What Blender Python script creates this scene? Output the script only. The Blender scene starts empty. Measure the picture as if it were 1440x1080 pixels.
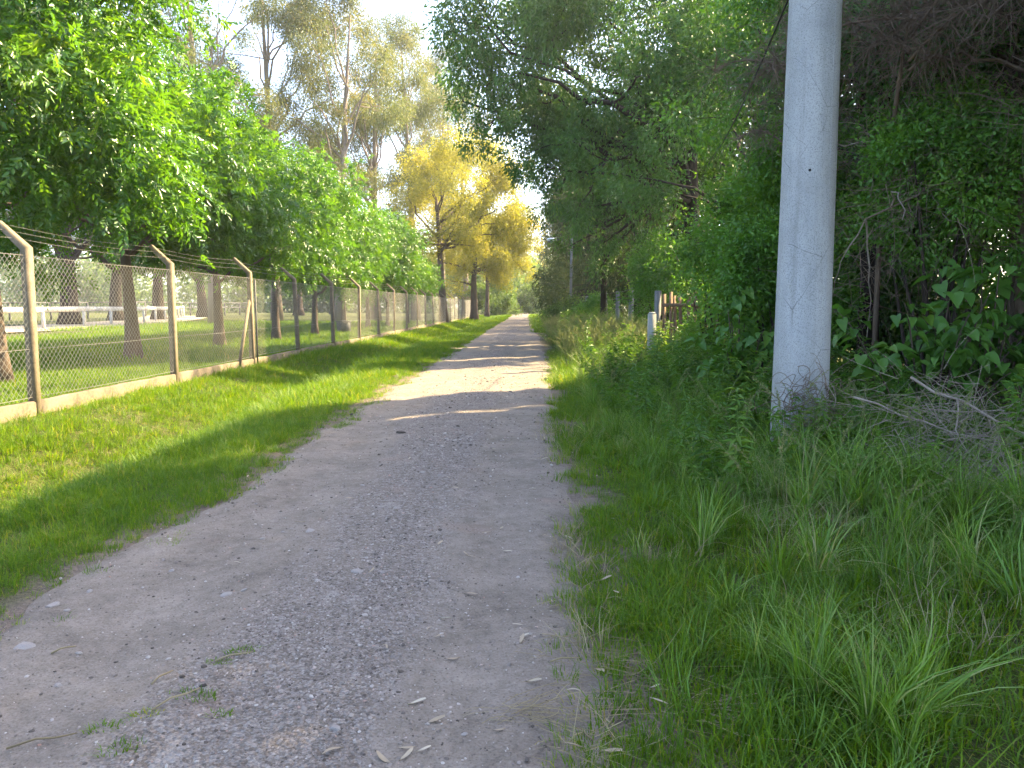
import bpy, math, numpy as np
from mathutils import Vector, Matrix, Euler

R = math.radians
scene = bpy.context.scene
col = scene.collection

# ------------------------------------------------------------------ camera
cam_d = bpy.data.cameras.new('camera')
cam_d.sensor_width = 36.0
cam_d.lens = 26.5
cam_d.clip_start = 0.05
cam_d.clip_end = 3000
cam = bpy.data.objects.new('camera', cam_d)
col.objects.link(cam)
cam.location = (0, 0, 1.6)
cam.rotation_euler = (R(90 - 5.92), 0, R(1.08))
scene.camera = cam

# ------------------------------------------------------------------ sky, sun, exposure
SUN_AZ = math.atan2(0.70, 1.0)          # direction towards the sun, from +X towards +Y
SUN_EL = R(39)
SUNV = np.array([math.cos(SUN_EL) * math.cos(SUN_AZ), math.cos(SUN_EL) * math.sin(SUN_AZ), math.sin(SUN_EL)])
world = bpy.data.worlds.new('World')
scene.world = world
world.use_nodes = True
wn = world.node_tree
wn.nodes.clear()
wo = wn.nodes.new('ShaderNodeOutputWorld')
wb = wn.nodes.new('ShaderNodeBackground')
ws = wn.nodes.new('ShaderNodeTexSky')
ws.sky_type = 'NISHITA'
ws.sun_disc = False
ws.sun_elevation = SUN_EL
ws.sun_rotation = math.pi / 2 - SUN_AZ
ws.altitude = 20
ws.air_density = .8
ws.dust_density = 2.5
ws.ozone_density = 1.0
wb.inputs['Strength'].default_value = 0.135
wn.links.new(ws.outputs[0], wb.inputs['Color'])
wn.links.new(wb.outputs[0], wo.inputs['Surface'])

sun_d = bpy.data.lights.new('sun', 'SUN')
sun_d.energy = 4.6
sun_d.angle = R(0.53)
sun_d.color = (1.0, 0.80, 0.44)
sun = bpy.data.objects.new('sun', sun_d)
col.objects.link(sun)
sun.rotation_euler = Vector(SUNV).to_track_quat('Z', 'Y').to_euler()
sun.location = (30, 20, 40)

vs = scene.view_settings
vs.view_transform = 'Standard'
vs.look = 'None'
vs.exposure = 2.75
vs.gamma = 1.0
vs.use_curve_mapping = False
scene.render.engine = 'CYCLES'
cy = scene.cycles
cy.max_bounces = 6
cy.diffuse_bounces = 3
cy.glossy_bounces = 2
cy.transmission_bounces = 4
cy.transparent_max_bounces = 4
cy.use_denoising = True
cy.use_adaptive_sampling = True
cy.adaptive_threshold = .02
cy.caustics_reflective = False
cy.caustics_refractive = False

# ------------------------------------------------------------------ helpers
def rng(s):
    return np.random.default_rng(s)

def vnoise(x, y, s=1.0, seed=0):
    x = np.asarray(x, float) / s
    y = np.asarray(y, float) / s
    xi = np.floor(x).astype(np.int64); yi = np.floor(y).astype(np.int64)
    fx = x - xi; fy = y - yi
    fx = fx * fx * (3 - 2 * fx); fy = fy * fy * (3 - 2 * fy)
    def h(a, b):
        n = (a * 374761393 + b * 668265263 + seed * 974634777) & 0x7fffffff
        n = ((n ^ (n >> 13)) * 1274126177) & 0x7fffffff
        return ((n ^ (n >> 16)) & 0xffff) / 65535.0
    return (h(xi, yi) * (1 - fx) + h(xi + 1, yi) * fx) * (1 - fy) + (h(xi, yi + 1) * (1 - fx) + h(xi + 1, yi + 1) * fx) * fy

def fbm(x, y, s=1.0, seed=0, o=3):
    t = 0; a = 1; n = 0
    for k in range(o):
        t = t + a * vnoise(x, y, s / 2 ** k, seed + k * 17); n += a; a *= .5
    return t / n

def sstep(a, b, x):
    t = np.clip((np.asarray(x, float) - a) / (b - a), 0, 1)
    return t * t * (3 - 2 * t)

def nrm(v):
    return v / np.maximum(np.linalg.norm(v, axis=-1, keepdims=True), 1e-9)

def mk_mesh(name, V, polys, rnd=None, smooth=False):
    V = np.asarray(V, np.float32)
    polys = [np.asarray(p, np.int32) for p in polys if len(p)]
    me = bpy.data.meshes.new(name)
    me.vertices.add(len(V))
    me.vertices.foreach_set('co', V.ravel())
    loops = np.concatenate([p.ravel() for p in polys])
    sizes = np.concatenate([np.full(len(p), p.shape[1], np.int32) for p in polys])
    starts = np.concatenate([[0], np.cumsum(sizes)[:-1]]).astype(np.int32)
    me.loops.add(len(loops))
    me.loops.foreach_set('vertex_index', loops)
    me.polygons.add(len(sizes))
    me.polygons.foreach_set('loop_start', starts)
    me.update(calc_edges=True)
    if smooth:
        me.polygons.foreach_set('use_smooth', np.ones(len(sizes), bool))
    if rnd is not None:
        a = me.attributes.new('rnd', 'FLOAT', 'POINT')
        a.data.foreach_set('value', np.asarray(rnd, np.float32))
    return me

class MB:
    """collects geometry for ONE mesh"""
    def __init__(s):
        s.V = []; s.P = []; s.A = []; s.n = 0
    def add(s, V, polys, rnd=None):
        V = np.asarray(V, float).reshape(-1, 3)
        for p in (polys if isinstance(polys, list) else [polys]):
            if len(p):
                s.P.append(np.asarray(p) + s.n)
        s.V.append(V); s.n += len(V)
        s.A.append(np.full(len(V), .5) if rnd is None else np.asarray(rnd, float))
        return s
    def box(s, c, size, rot=None, taper=1.0):
        sx, sy, sz = [d / 2 for d in size]
        V = np.array([[-sx, -sy, -sz], [sx, -sy, -sz], [sx, sy, -sz], [-sx, sy, -sz],
                      [-sx * taper, -sy * taper, sz], [sx * taper, -sy * taper, sz], [sx * taper, sy * taper, sz], [-sx * taper, sy * taper, sz]])
        if rot is not None:
            V = V @ np.array(Euler(rot).to_matrix()).T
        s.add(V + np.array(c), [np.array([[0, 3, 2, 1], [4, 5, 6, 7], [0, 1, 5, 4], [1, 2, 6, 5], [2, 3, 7, 6], [3, 0, 4, 7]])])
        return s
    def tube(s, pts, rad, sides=6, rnd=None):
        pts = np.asarray(pts, float)[None]
        rad = np.broadcast_to(np.asarray(rad, float), pts.shape[1])[None]
        V, F = tubes(pts, rad, sides)
        n = pts.shape[1]
        caps = np.array([list(range(sides - 1, -1, -1)), list(range((n - 1) * sides, n * sides))])
        s.add(V, [F, caps], None if rnd is None else np.full(len(V), rnd))
        return s
    def mesh(s, name, smooth=False):
        by = {}
        for p in s.P:
            by.setdefault(p.shape[1], []).append(p)
        return mk_mesh(name, np.concatenate(s.V), [np.concatenate(b) for b in by.values()], np.concatenate(s.A), smooth)

def tubes(P, Rr, sides):
    m, n, _ = P.shape
    T = np.gradient(P, axis=1)
    T = nrm(T)
    ref = np.where(np.abs(T[:, :1, 2:3]) > .85, np.array([1., 0, 0]), np.array([0, 0, 1.]))
    U = nrm(np.cross(T, np.broadcast_to(ref, T.shape)))
    W = np.cross(T, U)
    a = np.arange(sides) / sides * 2 * np.pi
    V = P[:, :, None] + (U[:, :, None] * np.cos(a)[None, None, :, None] + W[:, :, None] * np.sin(a)[None, None, :, None]) * Rr[:, :, None, None]
    idx = np.arange(m * n * sides).reshape(m, n, sides)
    A = idx[:, :-1]; B = idx[:, 1:]
    F = np.stack([A, np.roll(A, -1, 2), np.roll(B, -1, 2), B], -1).reshape(-1, 4)
    return V.reshape(-1, 3), F

def bez(P0, P1, P2, n):
    t = np.linspace(0, 1, n)[None, :, None]
    return P0[:, None] * (1 - t) ** 2 + 2 * P1[:, None] * t * (1 - t) + P2[:, None] * t * t

def leaves(C, D, N, L, W, fold=.2, droop=.12):
    D = nrm(D); S = nrm(np.cross(D, N)); N = np.cross(S, D)
    L = np.broadcast_to(L, len(C))[:, None]; W = np.broadcast_to(W, len(C))[:, None]
    V = np.stack([C, C + D * L * .42 + S * W * .5 + N * W * fold, C + D * L - N * L * droop, C + D * L * .42 - S * W * .5 + N * W * fold], 1)
    i = np.arange(len(C))[:, None] * 4
    F = np.concatenate([i + np.array([[0, 1, 2]]), i + np.array([[0, 2, 3]])])
    return V.reshape(-1, 3), F

def obj(name, me, mat=None, parent=None, loc=None, rot=None):
    o = bpy.data.objects.new(name, me)
    col.objects.link(o)
    if mat is not None and me is not None and len(me.materials) == 0:
        me.materials.append(mat)
    if parent is not None:
        o.parent = parent
    if loc is not None:
        o.location = loc
    if rot is not None:
        o.rotation_euler = rot
    return o

def tag(o, label=None, cat=None, group=None, kind=None):
    if label: o['label'] = label
    if cat: o['category'] = cat
    if group: o['group'] = group
    if kind: o['kind'] = kind
    return o

def thing(name, label, cat, loc=(0, 0, 0), rz=0, group=None):
    o = bpy.data.objects.new(name, None)
    o.empty_display_size = .2
    col.objects.link(o)
    o.location = loc
    o.rotation_euler = (0, 0, rz)
    return tag(o, label, cat, group)

# ------------------------------------------------------------------ materials
class NT:
    def __init__(s, name):
        s.mat = bpy.data.materials.new(name)
        s.mat.use_nodes = True
        s.t = s.mat.node_tree
        s.t.nodes.clear()
        s.out = s.t.nodes.new('ShaderNodeOutputMaterial')
    def n(s, typ, **kw):
        nd = s.t.nodes.new(typ)
        for k, v in kw.items():
            if k.startswith('i_'):
                key = k[2:]
                key = int(key) if key.isdigit() else key.replace('_', ' ')
                s.set(nd.inputs[key], v)
            else:
                setattr(nd, k, v)
        return nd
    def set(s, sock, v):
        if isinstance(v, bpy.types.NodeSocket):
            s.t.links.new(v, sock)
        else:
            sock.default_value = v
    def ramp(s, fac, stops):
        nd = s.t.nodes.new('ShaderNodeValToRGB')
        cr = nd.color_ramp
        while len(cr.elements) < len(stops):
            cr.elements.new(.5)
        for e, (p, c) in zip(cr.elements, stops):
            e.position = p
            e.color = (*c, 1) if len(c) == 3 else c
        s.set(nd.inputs[0], fac)
        return nd.outputs[0]
    def mix(s, f, a, b, typ='MIX'):
        nd = s.t.nodes.new('ShaderNodeMix')
        nd.data_type = 'RGBA'
        nd.blend_type = typ
        s.set(nd.inputs[0], f)
        for k, v in ((6, a), (7, b)):
            if isinstance(v, tuple) and len(v) == 3:
                v = (*v, 1)
            s.set(nd.inputs[k], v)
        return nd.outputs[2]
    def math(s, op, a, b=None, c=None, clamp=False):
        nd = s.t.nodes.new('ShaderNodeMath')
        nd.operation = op
        nd.use_clamp = clamp
        s.set(nd.inputs[0], a)
        if b is not None: s.set(nd.inputs[1], b)
        if c is not None: s.set(nd.inputs[2], c)
        return nd.outputs[0]
    def noise(s, vec, scale, detail=4, rough=.6, dist=0.0):
        nd = s.n('ShaderNodeTexNoise')
        nd.inputs['Scale'].default_value = scale
        nd.inputs['Detail'].default_value = detail
        nd.inputs['Roughness'].default_value = rough
        nd.inputs['Distortion'].default_value = dist
        if vec is not None: s.set(nd.inputs['Vector'], vec)
        return nd.outputs[0]
    def bump(s, h, strength=.4, dist=.02, normal=None):
        nd = s.n('ShaderNodeBump')
        nd.inputs['Strength'].default_value = strength
        nd.inputs['Distance'].default_value = dist
        s.set(nd.inputs['Height'], h)
        if normal is not None: s.set(nd.inputs['Normal'], normal)
        return nd.outputs[0]
    def pos(s):
        return s.n('ShaderNodeNewGeometry').outputs['Position']
    def objco(s):
        return s.n('ShaderNodeTexCoord').outputs['Object']
    def principled(s, color, rough=.8, normal=None, spec=.3):
        nd = s.n('ShaderNodeBsdfPrincipled')
        s.set(nd.inputs['Base Color'], color if not (isinstance(color, tuple) and len(color) == 3) else (*color, 1))
        s.set(nd.inputs['Roughness'], rough)
        s.set(nd.inputs['Specular IOR Level'], spec)
        if normal is not None: s.set(nd.inputs['Normal'], normal)
        return nd.outputs[0]
    def done(s, shader):
        s.t.links.new(shader, s.out.inputs['Surface'])
        return s.mat

def leaf_mat(name, stops, trans=.45, tint=(1.25, 1.2, .45), rough=.42, spec=.45, inst=False):
    m = NT(name)
    if inst:
        r1 = m.n('ShaderNodeAttribute', attribute_name='rnd').outputs['Fac']
        r2 = m.n('ShaderNodeObjectInfo').outputs['Random']
        f = m.math('ADD', m.math('MULTIPLY', r1, .45), m.math('MULTIPLY', r2, .55))
    else:
        f = m.n('ShaderNodeAttribute', attribute_name='rnd').outputs['Fac']
    c = m.ramp(f, stops)
    p = m.principled(c, rough, spec=spec)
    tr = m.n('ShaderNodeBsdfTranslucent')
    m.set(tr.inputs['Color'], m.mix(1.0, c, tint, 'MULTIPLY'))
    mx = m.n('ShaderNodeMixShader')
    mx.inputs[0].default_value = trans
    m.t.links.new(p, mx.inputs[1]); m.t.links.new(tr.outputs[0], mx.inputs[2])
    return m.done(mx.outputs[0])

def bark_mat(name, a, b, scale=6, stretch=.25):
    m = NT(name)
    v = m.n('ShaderNodeMapping', i_Scale=(1, 1, stretch)); m.set(v.inputs[0], m.objco())
    n1 = m.noise(v.outputs[0], scale, 6, .65)
    n2 = m.noise(v.outputs[0], scale * 6, 4, .7)
    c = m.mix(m.math('MULTIPLY_ADD', n1, 2.2, -.6, True), a, b)
    c = m.mix(m.math('MULTIPLY', n2, .5), c, (a[0] * .4, a[1] * .4, a[2] * .4))
    h = m.math('ADD', n1, m.math('MULTIPLY', n2, .5))
    return m.done(m.principled(c, .9, m.bump(h, .8, .03), .15))

def plain_mat(name, a, b, scale=8, rough=.85, bump=.2, bdist=.01, spec=.25):
    m = NT(name)
    n1 = m.noise(m.objco(), scale, 6, .65)
    n2 = m.noise(m.objco(), scale * 9, 4, .6)
    f = m.math('ADD', m.math('MULTIPLY', n1, .65), m.math('MULTIPLY', n2, .35))
    c = m.ramp(f, [(.33, a), (.67, b)])
    return m.done(m.principled(c, rough, m.bump(m.math('ADD', n1, n2), bump, bdist), spec))

M = {}
M['ash'] = leaf_mat('ash_leaf', [(0, (.04, .11, .014)), (.45, (.07, .18, .02)), (.8, (.11, .235, .024)), (1, (.18, .27, .03))], .42, (1.6, 1.45, .3), .27, .6)
M['euc'] = leaf_mat('eucalyptus_leaf', [(0, (.065, .105, .034)), (.5, (.115, .155, .044)), (.8, (.18, .185, .055)), (1, (.26, .20, .065))], .45, (1.3, 1.1, .6), .45, .4)
M['yellow'] = leaf_mat('yellow_leaf', [(0, (.15, .185, .04)), (.4, (.28, .28, .055)), (.75, (.36, .34, .065)), (1, (.39, .32, .09))], .52, (1.3, 1.2, .45), .5, .3)
M['dark'] = leaf_mat('dark_leaf', [(0, (.04, .095, .022)), (.5, (.07, .16, .032)), (.85, (.11, .22, .04)), (1, (.21, .28, .05))], .33, (1.3, 1.25, .5), .45, .35)
M['privet'] = leaf_mat('privet_leaf', [(0, (.058, .14, .022)), (.5, (.105, .24, .03)), (.85, (.16, .30, .036)), (1, (.26, .34, .045))], .4, (1.2, 1.2, .5), .4, .4)
M['needle'] = leaf_mat('needle_leaf', [(0, (.03, .05, .025)), (.6, (.055, .085, .035)), (1, (.11, .12, .045))], .35, (1.2, 1.1, .6), .6, .2)
M['broad'] = leaf_mat('broad_leaf', [(0, (.06, .15, .03)), (.6, (.10, .215, .036)), (1, (.19, .29, .045))], .38, (1.2, 1.3, .5), .42, .4, True)
M['bushgreen'] = leaf_mat('pale_bush_leaf', [(0, (.06, .11, .03)), (.6, (.12, .19, .05)), (1, (.22, .26, .08))], .45, (1.2, 1.2, .5), .5, .3)
M['lawn'] = leaf_mat('lawn_blade', [(0, (.055, .125, .01)), (.5, (.098, .195, .014)), (.85, (.16, .25, .02)), (1, (.30, .27, .08))], .5, (1.6, 1.4, .22), .5, .3, True)
M['tall'] = leaf_mat('tall_grass_blade', [(0, (.06, .125, .012)), (.45, (.12, .215, .018)), (.75, (.15, .29, .045)), (.9, (.27, .36, .11)), (1, (.36, .33, .16))], .42, (1.3, 1.25, .4), .42, .45, True)
M['weed'] = leaf_mat('weed_leaf', [(0, (.06, .135, .022)), (.6, (.11, .22, .03)), (1, (.21, .30, .05))], .4, (1.3, 1.3, .45), .45, .35, True)
M['seed'] = leaf_mat('seed_head', [(0, (.14, .17, .07)), (.6, (.22, .24, .10)), (1, (.32, .30, .15))], .4, (1.1, 1.1, .8), .7, .2, True)
M['straw'] = leaf_mat('dry_straw', [(0, (.20, .15, .08)), (.6, (.34, .27, .15)), (1, (.46, .39, .24))], .25, (1, 1, .9), .6, .3, True)
M['dryleaf'] = leaf_mat('dry_leaf', [(0, (.26, .18, .11)), (.5, (.42, .34, .24)), (1, (.58, .52, .42))], .15, (1, 1, .9), .55, .35, True)
M['bark'] = bark_mat('bark_brown', (.16, .12, .095), (.07, .05, .04), 7)
M['barkdark'] = bark_mat('bark_dark', (.075, .055, .045), (.035, .027, .022), 7)
M['barkeuc'] = bark_mat('bark_pale', (.36, .29, .23), (.20, .15, .12), 2, .15)
M['twig'] = bark_mat('dead_twig', (.30, .22, .165), (.15, .105, .08), 12)
M['twig_pale'] = bark_mat('pale_dead_branch', (.42, .35, .28), (.24, .18, .14), 9)
M['concrete_post'] = plain_mat('post_concrete', (.11, .088, .06), (.25, .20, .135), 6, .9, .3, .006)
M['plinth'] = plain_mat('plinth_concrete', (.07, .055, .038), (.23, .18, .12), 2.2, .92, .4, .01)
M['plinth_pale'] = plain_mat('pale_concrete', (.22, .22, .205), (.38, .38, .36), 5, .9, .3, .006)
M['wire'] = plain_mat('galvanised_wire', (.13, .12, .105), (.22, .205, .18), 20, .5, 0, .001, .5)
M['white'] = plain_mat('white_paint', (.36, .355, .335), (.50, .49, .47), 3, .7, .1)
M['metal'] = plain_mat('grey_metal', (.07, .07, .07), (.12, .12, .12), 5, .6, .1)
M['lamp'] = plain_mat('lamp_white', (.7, .7, .7), (.8, .8, .8), 5, .4, 0)
M['wood'] = plain_mat('weathered_wood', (.13, .085, .055), (.27, .18, .12), 9, .9, .4, .01)
M['greywood'] = plain_mat('grey_wood', (.12, .12, .12), (.22, .215, .21), 7, .9, .4, .01)
M['cable'] = plain_mat('black_cable', (.02, .02, .02), (.035, .035, .035), 5, .6, 0)
M['stone'] = plain_mat('road_stone', (.22, .19, .17), (.36, .32, .29), 14, .85, .4, .004)

def pole_mat():
    m = NT('pole_concrete')
    co = m.objco()
    mp = m.n('ShaderNodeMapping', i_Scale=(1, 1, .12)); m.set(mp.inputs[0], co)
    streak = m.noise(mp.outputs[0], 5, 5, .6)
    sp = m.noise(co, 95, 2, .5)
    bl = m.noise(co, 3.2, 5, .65)
    pits = m.n('ShaderNodeTexVoronoi', feature='F1'); pits.inputs['Scale'].default_value = 55; m.set(pits.inputs['Vector'], co)
    pit = m.math('LESS_THAN', pits.outputs['Distance'], m.math('MULTIPLY', bl, .5))
    c = m.ramp(m.math('ADD', m.math('MULTIPLY', streak, .55), m.math('MULTIPLY', bl, .45)), [(.3, (.27, .27, .272)), (.5, (.38, .382, .388)), (.7, (.47, .47, .475))])
    c = m.mix(m.math('MULTIPLY', m.math('SUBTRACT', .52, sp, clamp=True), 2.5, clamp=True), c, (.17, .17, .17))
    c = m.mix(m.math('MULTIPLY', pit, .5), c, (.15, .15, .15))
    mp2 = m.n('ShaderNodeMapping', i_Scale=(1, 1, .05)); m.set(mp2.inputs[0], co)
    run = m.math('MULTIPLY', m.math('SUBTRACT', m.noise(mp2.outputs[0], 9, 5, .65), .54, clamp=True), 4, clamp=True)
    c = m.mix(m.math('MULTIPLY', run, .55), c, (.16, .155, .14))
    wv = m.n('ShaderNodeTexVoronoi', feature='DISTANCE_TO_EDGE'); wv.inputs['Scale'].default_value = 1.6; m.set(wv.inputs['Vector'], m.mix(.06, co, m.n('ShaderNodeTexNoise', i_Vector=co).outputs['Color']))
    crack = m.math('LESS_THAN', wv.outputs['Distance'], m.math('MULTIPLY', m.math('SUBTRACT', bl, .42, clamp=True), .03))
    c = m.mix(m.math('MULTIPLY', crack, .6), c, (.10, .10, .10))
    z = m.n('ShaderNodeSeparateXYZ'); m.set(z.inputs[0], co)
    low = m.math('MULTIPLY', m.math('SUBTRACT', 1.0, m.math('DIVIDE', z.outputs[2], 1.3), clamp=True), bl, clamp=True)
    c = m.mix(low, c, (.27, .25, .20))
    h = m.math('ADD', m.math('MULTIPLY', sp, .4), m.math('MULTIPLY', pit, -.6))
    return m.done(m.principled(c, .85, m.bump(m.math('ADD', h, bl), .35, .006), .25))
M['pole'] = pole_mat()

def ground_mat():
    m = NT('ground_soil')
    p = m.pos()
    s = m.n('ShaderNodeSeparateXYZ'); m.set(s.inputs[0], p)
    n1 = m.noise(p, .55, 6, .65); n2 = m.noise(p, 5, 5, .7); n3 = m.noise(p, 40, 3, .6)
    soil = m.ramp(n2, [(.3, (.10, .08, .055)), (.6, (.20, .16, .115)), (.8, (.28, .235, .17))])
    green = m.ramp(m.math('ADD', m.math('MULTIPLY', n2, .6), m.math('MULTIPLY', n3, .4)), [(.3, (.035, .045, .014)), (.5, (.07, .085, .022)), (.65, (.11, .10, .04)), (.78, (.17, .135, .075))])
    # bare earth where wheels wear the grass away
    d = m.math('ABSOLUTE', m.math('ADD', s.outputs[0], 1.05))
    bare = m.math('SUBTRACT', m.math('MULTIPLY_ADD', n1, 1.2, 1.4), d)
    bare = m.math('MULTIPLY', bare, 2.5, clamp=True)
    patch = m.math('MULTIPLY', m.math('SUBTRACT', n1, .55, clamp=True), 5, clamp=True)
    g = m.mix(patch, green, soil)
    dirt = m.ramp(m.math('ADD', m.math('MULTIPLY', n2, .5), m.math('MULTIPLY', n3, .5)), [(.3, (.14, .105, .082)), (.7, (.26, .205, .165))])
    c = m.mix(bare, g, dirt)
    return m.done(m.principled(c, .95, m.bump(m.math('ADD', n2, m.math('MULTIPLY', n3, .8)), 1.0, .05), .1))
M['ground'] = ground_mat()

def road_mat():
    m = NT('road_dirt')
    p = m.pos()
    s = m.n('ShaderNodeSeparateXYZ'); m.set(s.inputs[0], p)
    flow = m.n('ShaderNodeMapping', i_Scale=(1, .3, 1)); m.set(flow.inputs[0], p)
    n0 = m.noise(flow.outputs[0], 1.1, 6, .65, .5)
    n1 = m.noise(p, 2.2, 6, .65)
    n2 = m.noise(p, 14, 5, .7)
    n3 = m.noise(p, 85, 3, .65)
    vo = m.n('ShaderNodeTexVoronoi', feature='F1'); vo.inputs['Scale'].default_value = 48; m.set(vo.inputs['Vector'], p)
    vo2 = m.n('ShaderNodeTexVoronoi', feature='F1'); vo2.inputs['Scale'].default_value = 120; m.set(vo2.inputs['Vector'], p)
    dirt = m.ramp(m.math('ADD', m.math('MULTIPLY', n1, .55), m.math('MULTIPLY', n2, .45)), [(.28, (.115, .092, .072)), (.5, (.225, .184, .148)), (.74, (.33, .275, .226))])
    gcol = m.ramp(m.n('ShaderNodeSeparateColor', i_0=vo.outputs['Color']).outputs[0], [(0, (.10, .08, .066)), (.45, (.21, .17, .142)), (.8, (.30, .25, .215)), (1, (.46, .405, .36))])
    gcol2 = m.ramp(m.n('ShaderNodeSeparateColor', i_0=vo2.outputs['Color']).outputs[0], [(0, (.09, .072, .06)), (.5, (.21, .17, .142)), (1, (.42, .365, .32))])
    grav = m.mix(.5, gcol, gcol2)
    # gravel lies thickest between and along the wheel tracks
    d = m.math('ABSOLUTE', m.math('ADD', s.outputs[0], .95))
    band = m.math('SUBTRACT', .8, m.math('DIVIDE', d, 1.15))
    mask = m.math('ADD', m.math('MULTIPLY', band, .75), m.math('MULTIPLY_ADD', n0, 2.4, -1.15))
    wob = m.math('MULTIPLY', m.math('SINE', m.math('MULTIPLY', s.outputs[1], .4)), .1)
    for c0 in (1.95, .12):
        q = m.math('DIVIDE', m.math('SUBTRACT', m.math('ADD', s.outputs[0], c0), wob), .38)
        gq = m.math('POWER', 2.718, m.math('MULTIPLY', m.math('MULTIPLY', q, q), -1.0))
        mask = m.math('SUBTRACT', mask, m.math('MULTIPLY', gq, .65))
    mask = m.math('MULTIPLY', mask, 2.4, clamp=True)
    c = m.mix(m.math('MULTIPLY', mask, .85), dirt, grav)
    chalk = m.math('MULTIPLY', m.math('MULTIPLY', m.math('SUBTRACT', m.noise(p, 3.4, 6, .75), .56, clamp=True), 7, clamp=True), mask)
    c = m.mix(m.math('MULTIPLY', chalk, .55), c, (.46, .41, .37))
    red = m.math('MULTIPLY', m.math('SUBTRACT', m.noise(p, 1.3, 3, .5), .62, clamp=True), 5, clamp=True)
    c = m.mix(m.math('MULTIPLY', red, .5), c, (.36, .23, .17))
    c = m.mix(m.math('MULTIPLY', m.math('SUBTRACT', n3, .5, clamp=True), .9), c, (.46, .40, .355))
    c = m.mix(m.math('MULTIPLY', m.math('SUBTRACT', .46, n3, clamp=True), 3.2, clamp=True), c, (.06, .05, .042))
    clod = m.math('MULTIPLY', m.math('SUBTRACT', m.noise(p, 30, 4, .7), .62, clamp=True), 7, clamp=True)
    c = m.mix(m.math('MULTIPLY', clod, .7), c, (.085, .065, .052))
    h = m.math('ADD', m.math('MULTIPLY', n2, .6), m.math('ADD', m.math('MULTIPLY', n3, .35), m.math('MULTIPLY', m.math('MULTIPLY', vo.outputs['Distance'], mask), -.7)))
    return m.done(m.principled(c, .92, m.bump(h, 1.0, .03), .15))
M['road'] = road_mat()
M['track'] = plain_mat('track_sand', (.34, .27, .19), (.46, .38, .28), 2, .95, .3, .02)
M['gravel'] = NT('gravel_stone')
_m = M['gravel']
M['gravel'] = _m.done(_m.principled(_m.ramp(_m.n('ShaderNodeObjectInfo').outputs['Random'], [(0, (.07, .056, .046)), (.4, (.18, .146, .122)), (.75, (.29, .24, .205)), (.93, (.46, .41, .365)), (1, (.34, .20, .15))]), .85, _m.bump(_m.noise(_m.objco(), 60, 3), .3, .003), .2))

# ------------------------------------------------------------------ terrain
def gz(x, y):
    x = np.asarray(x, float); y = np.asarray(y, float)
    z = .03 * np.clip(1 - ((x + 1.05) / 2.0) ** 2, -.5, 1)
    env = np.interp(y, [0, 9.5, 12, 17, 22, 60, 90], [1, 1, .5, .45, .7, .7, .3])
    ditch = -.5 * np.exp(-(np.abs((x + 5.05 + .15 * np.sin(y * .35)) / .85)) ** 2.4) * env
    z = z + ditch
    z = z + .10 * sstep(1.0, 3.2, x) + .07 * sstep(-6.0, -6.8, x)
    off = sstep(1.6, 2.6, np.abs(x + 1.05))
    z = z + off * (fbm(x, y, 1.7, 3) - .5) * .11
    z = z + (fbm(x, y, 25, 9) - .5) * .5 * sstep(10, 60, np.abs(x + 1.05))
    return z

def axis(spec):
    out = []
    for a, b, d in spec:
        out += list(np.arange(a, b, d))
    out.append(spec[-1][1])
    return np.array(out)

def grid_mesh(name, xs, ys, zf):
    X, Y = np.meshgrid(xs, ys)
    Z = zf(X, Y)
    V = np.stack([X, Y, Z], -1).reshape(-1, 3)
    i = np.arange(X.size).reshape(X.shape)
    F = np.stack([i[:-1, :-1], i[:-1, 1:], i[1:, 1:], i[1:, :-1]], -1).reshape(-1, 4)
    return mk_mesh(name, V, [F], None, True)

gx = axis([(-420, -100, 40), (-100, -30, 7), (-30, -8, 1.0), (-8, 4, .14), (4, 12, .4), (12, 40, 3), (40, 420, 40)])
gy = axis([(-60, 0, 6), (0, 14, .16), (14, 40, .5), (40, 120, 2.5), (120, 300, 15), (300, 620, 40)])
def ground_z(X, Y):
    return gz(X, Y) - .045 * (1 - sstep(1.25, 1.75, np.abs(X + 1.05 + .0 * Y)))
g = obj('ground', grid_mesh('ground', gx, gy, ground_z), M['ground'])
tag(g, kind='structure')

def edge_l(y):
    return -2.52 + .34 * (fbm(y, 0 * y, 2.3, 21) - .5) + .25 * (vnoise(y, 0 * y, .5, 5) - .5)
def edge_r(y):
    return np.interp(y, [0, 2.6, 6, 13, 24, 60], [.05, .10, .24, .46, .68, .7]) + .35 * (fbm(y, 0 * y, 1.9, 31) - .5) + .2 * (vnoise(y, 0 * y, .45, 8) - .5)

def road_mesh():
    ys = axis([(-8, 0, .5), (0, 14, .12), (14, 40, .4), (40, 170, 2)])
    s = np.linspace(-.08, 1.08, 46)
    Y, S = np.meshgrid(ys, s, indexing='ij')
    X = edge_l(Y) * (1 - S) + edge_r(Y) * S
    e = np.minimum(S, 1 - S)
    Z = gz(X, Y) + .012 - .05 * (1 - sstep(-.06, .07, e))
    Z += (fbm(X, Y * .6, .55, 41, 3) - .5) * .045
    for c in (-1.95, -.25):                                     # wheel tracks
        Z -= .022 * np.exp(-((X - c - .1 * np.sin(Y * .4)) / .28) ** 2)
    V = np.stack([X, Y, Z], -1).reshape(-1, 3)
    i = np.arange(X.size).reshape(X.shape)
    F = np.stack([i[:-1, :-1], i[:-1, 1:], i[1:, 1:], i[1:, :-1]], -1).reshape(-1, 4)
    return mk_mesh('road', V, [F], None, True)
road = obj('road', road_mesh(), M['road'])
tag(road, kind='structure')

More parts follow.
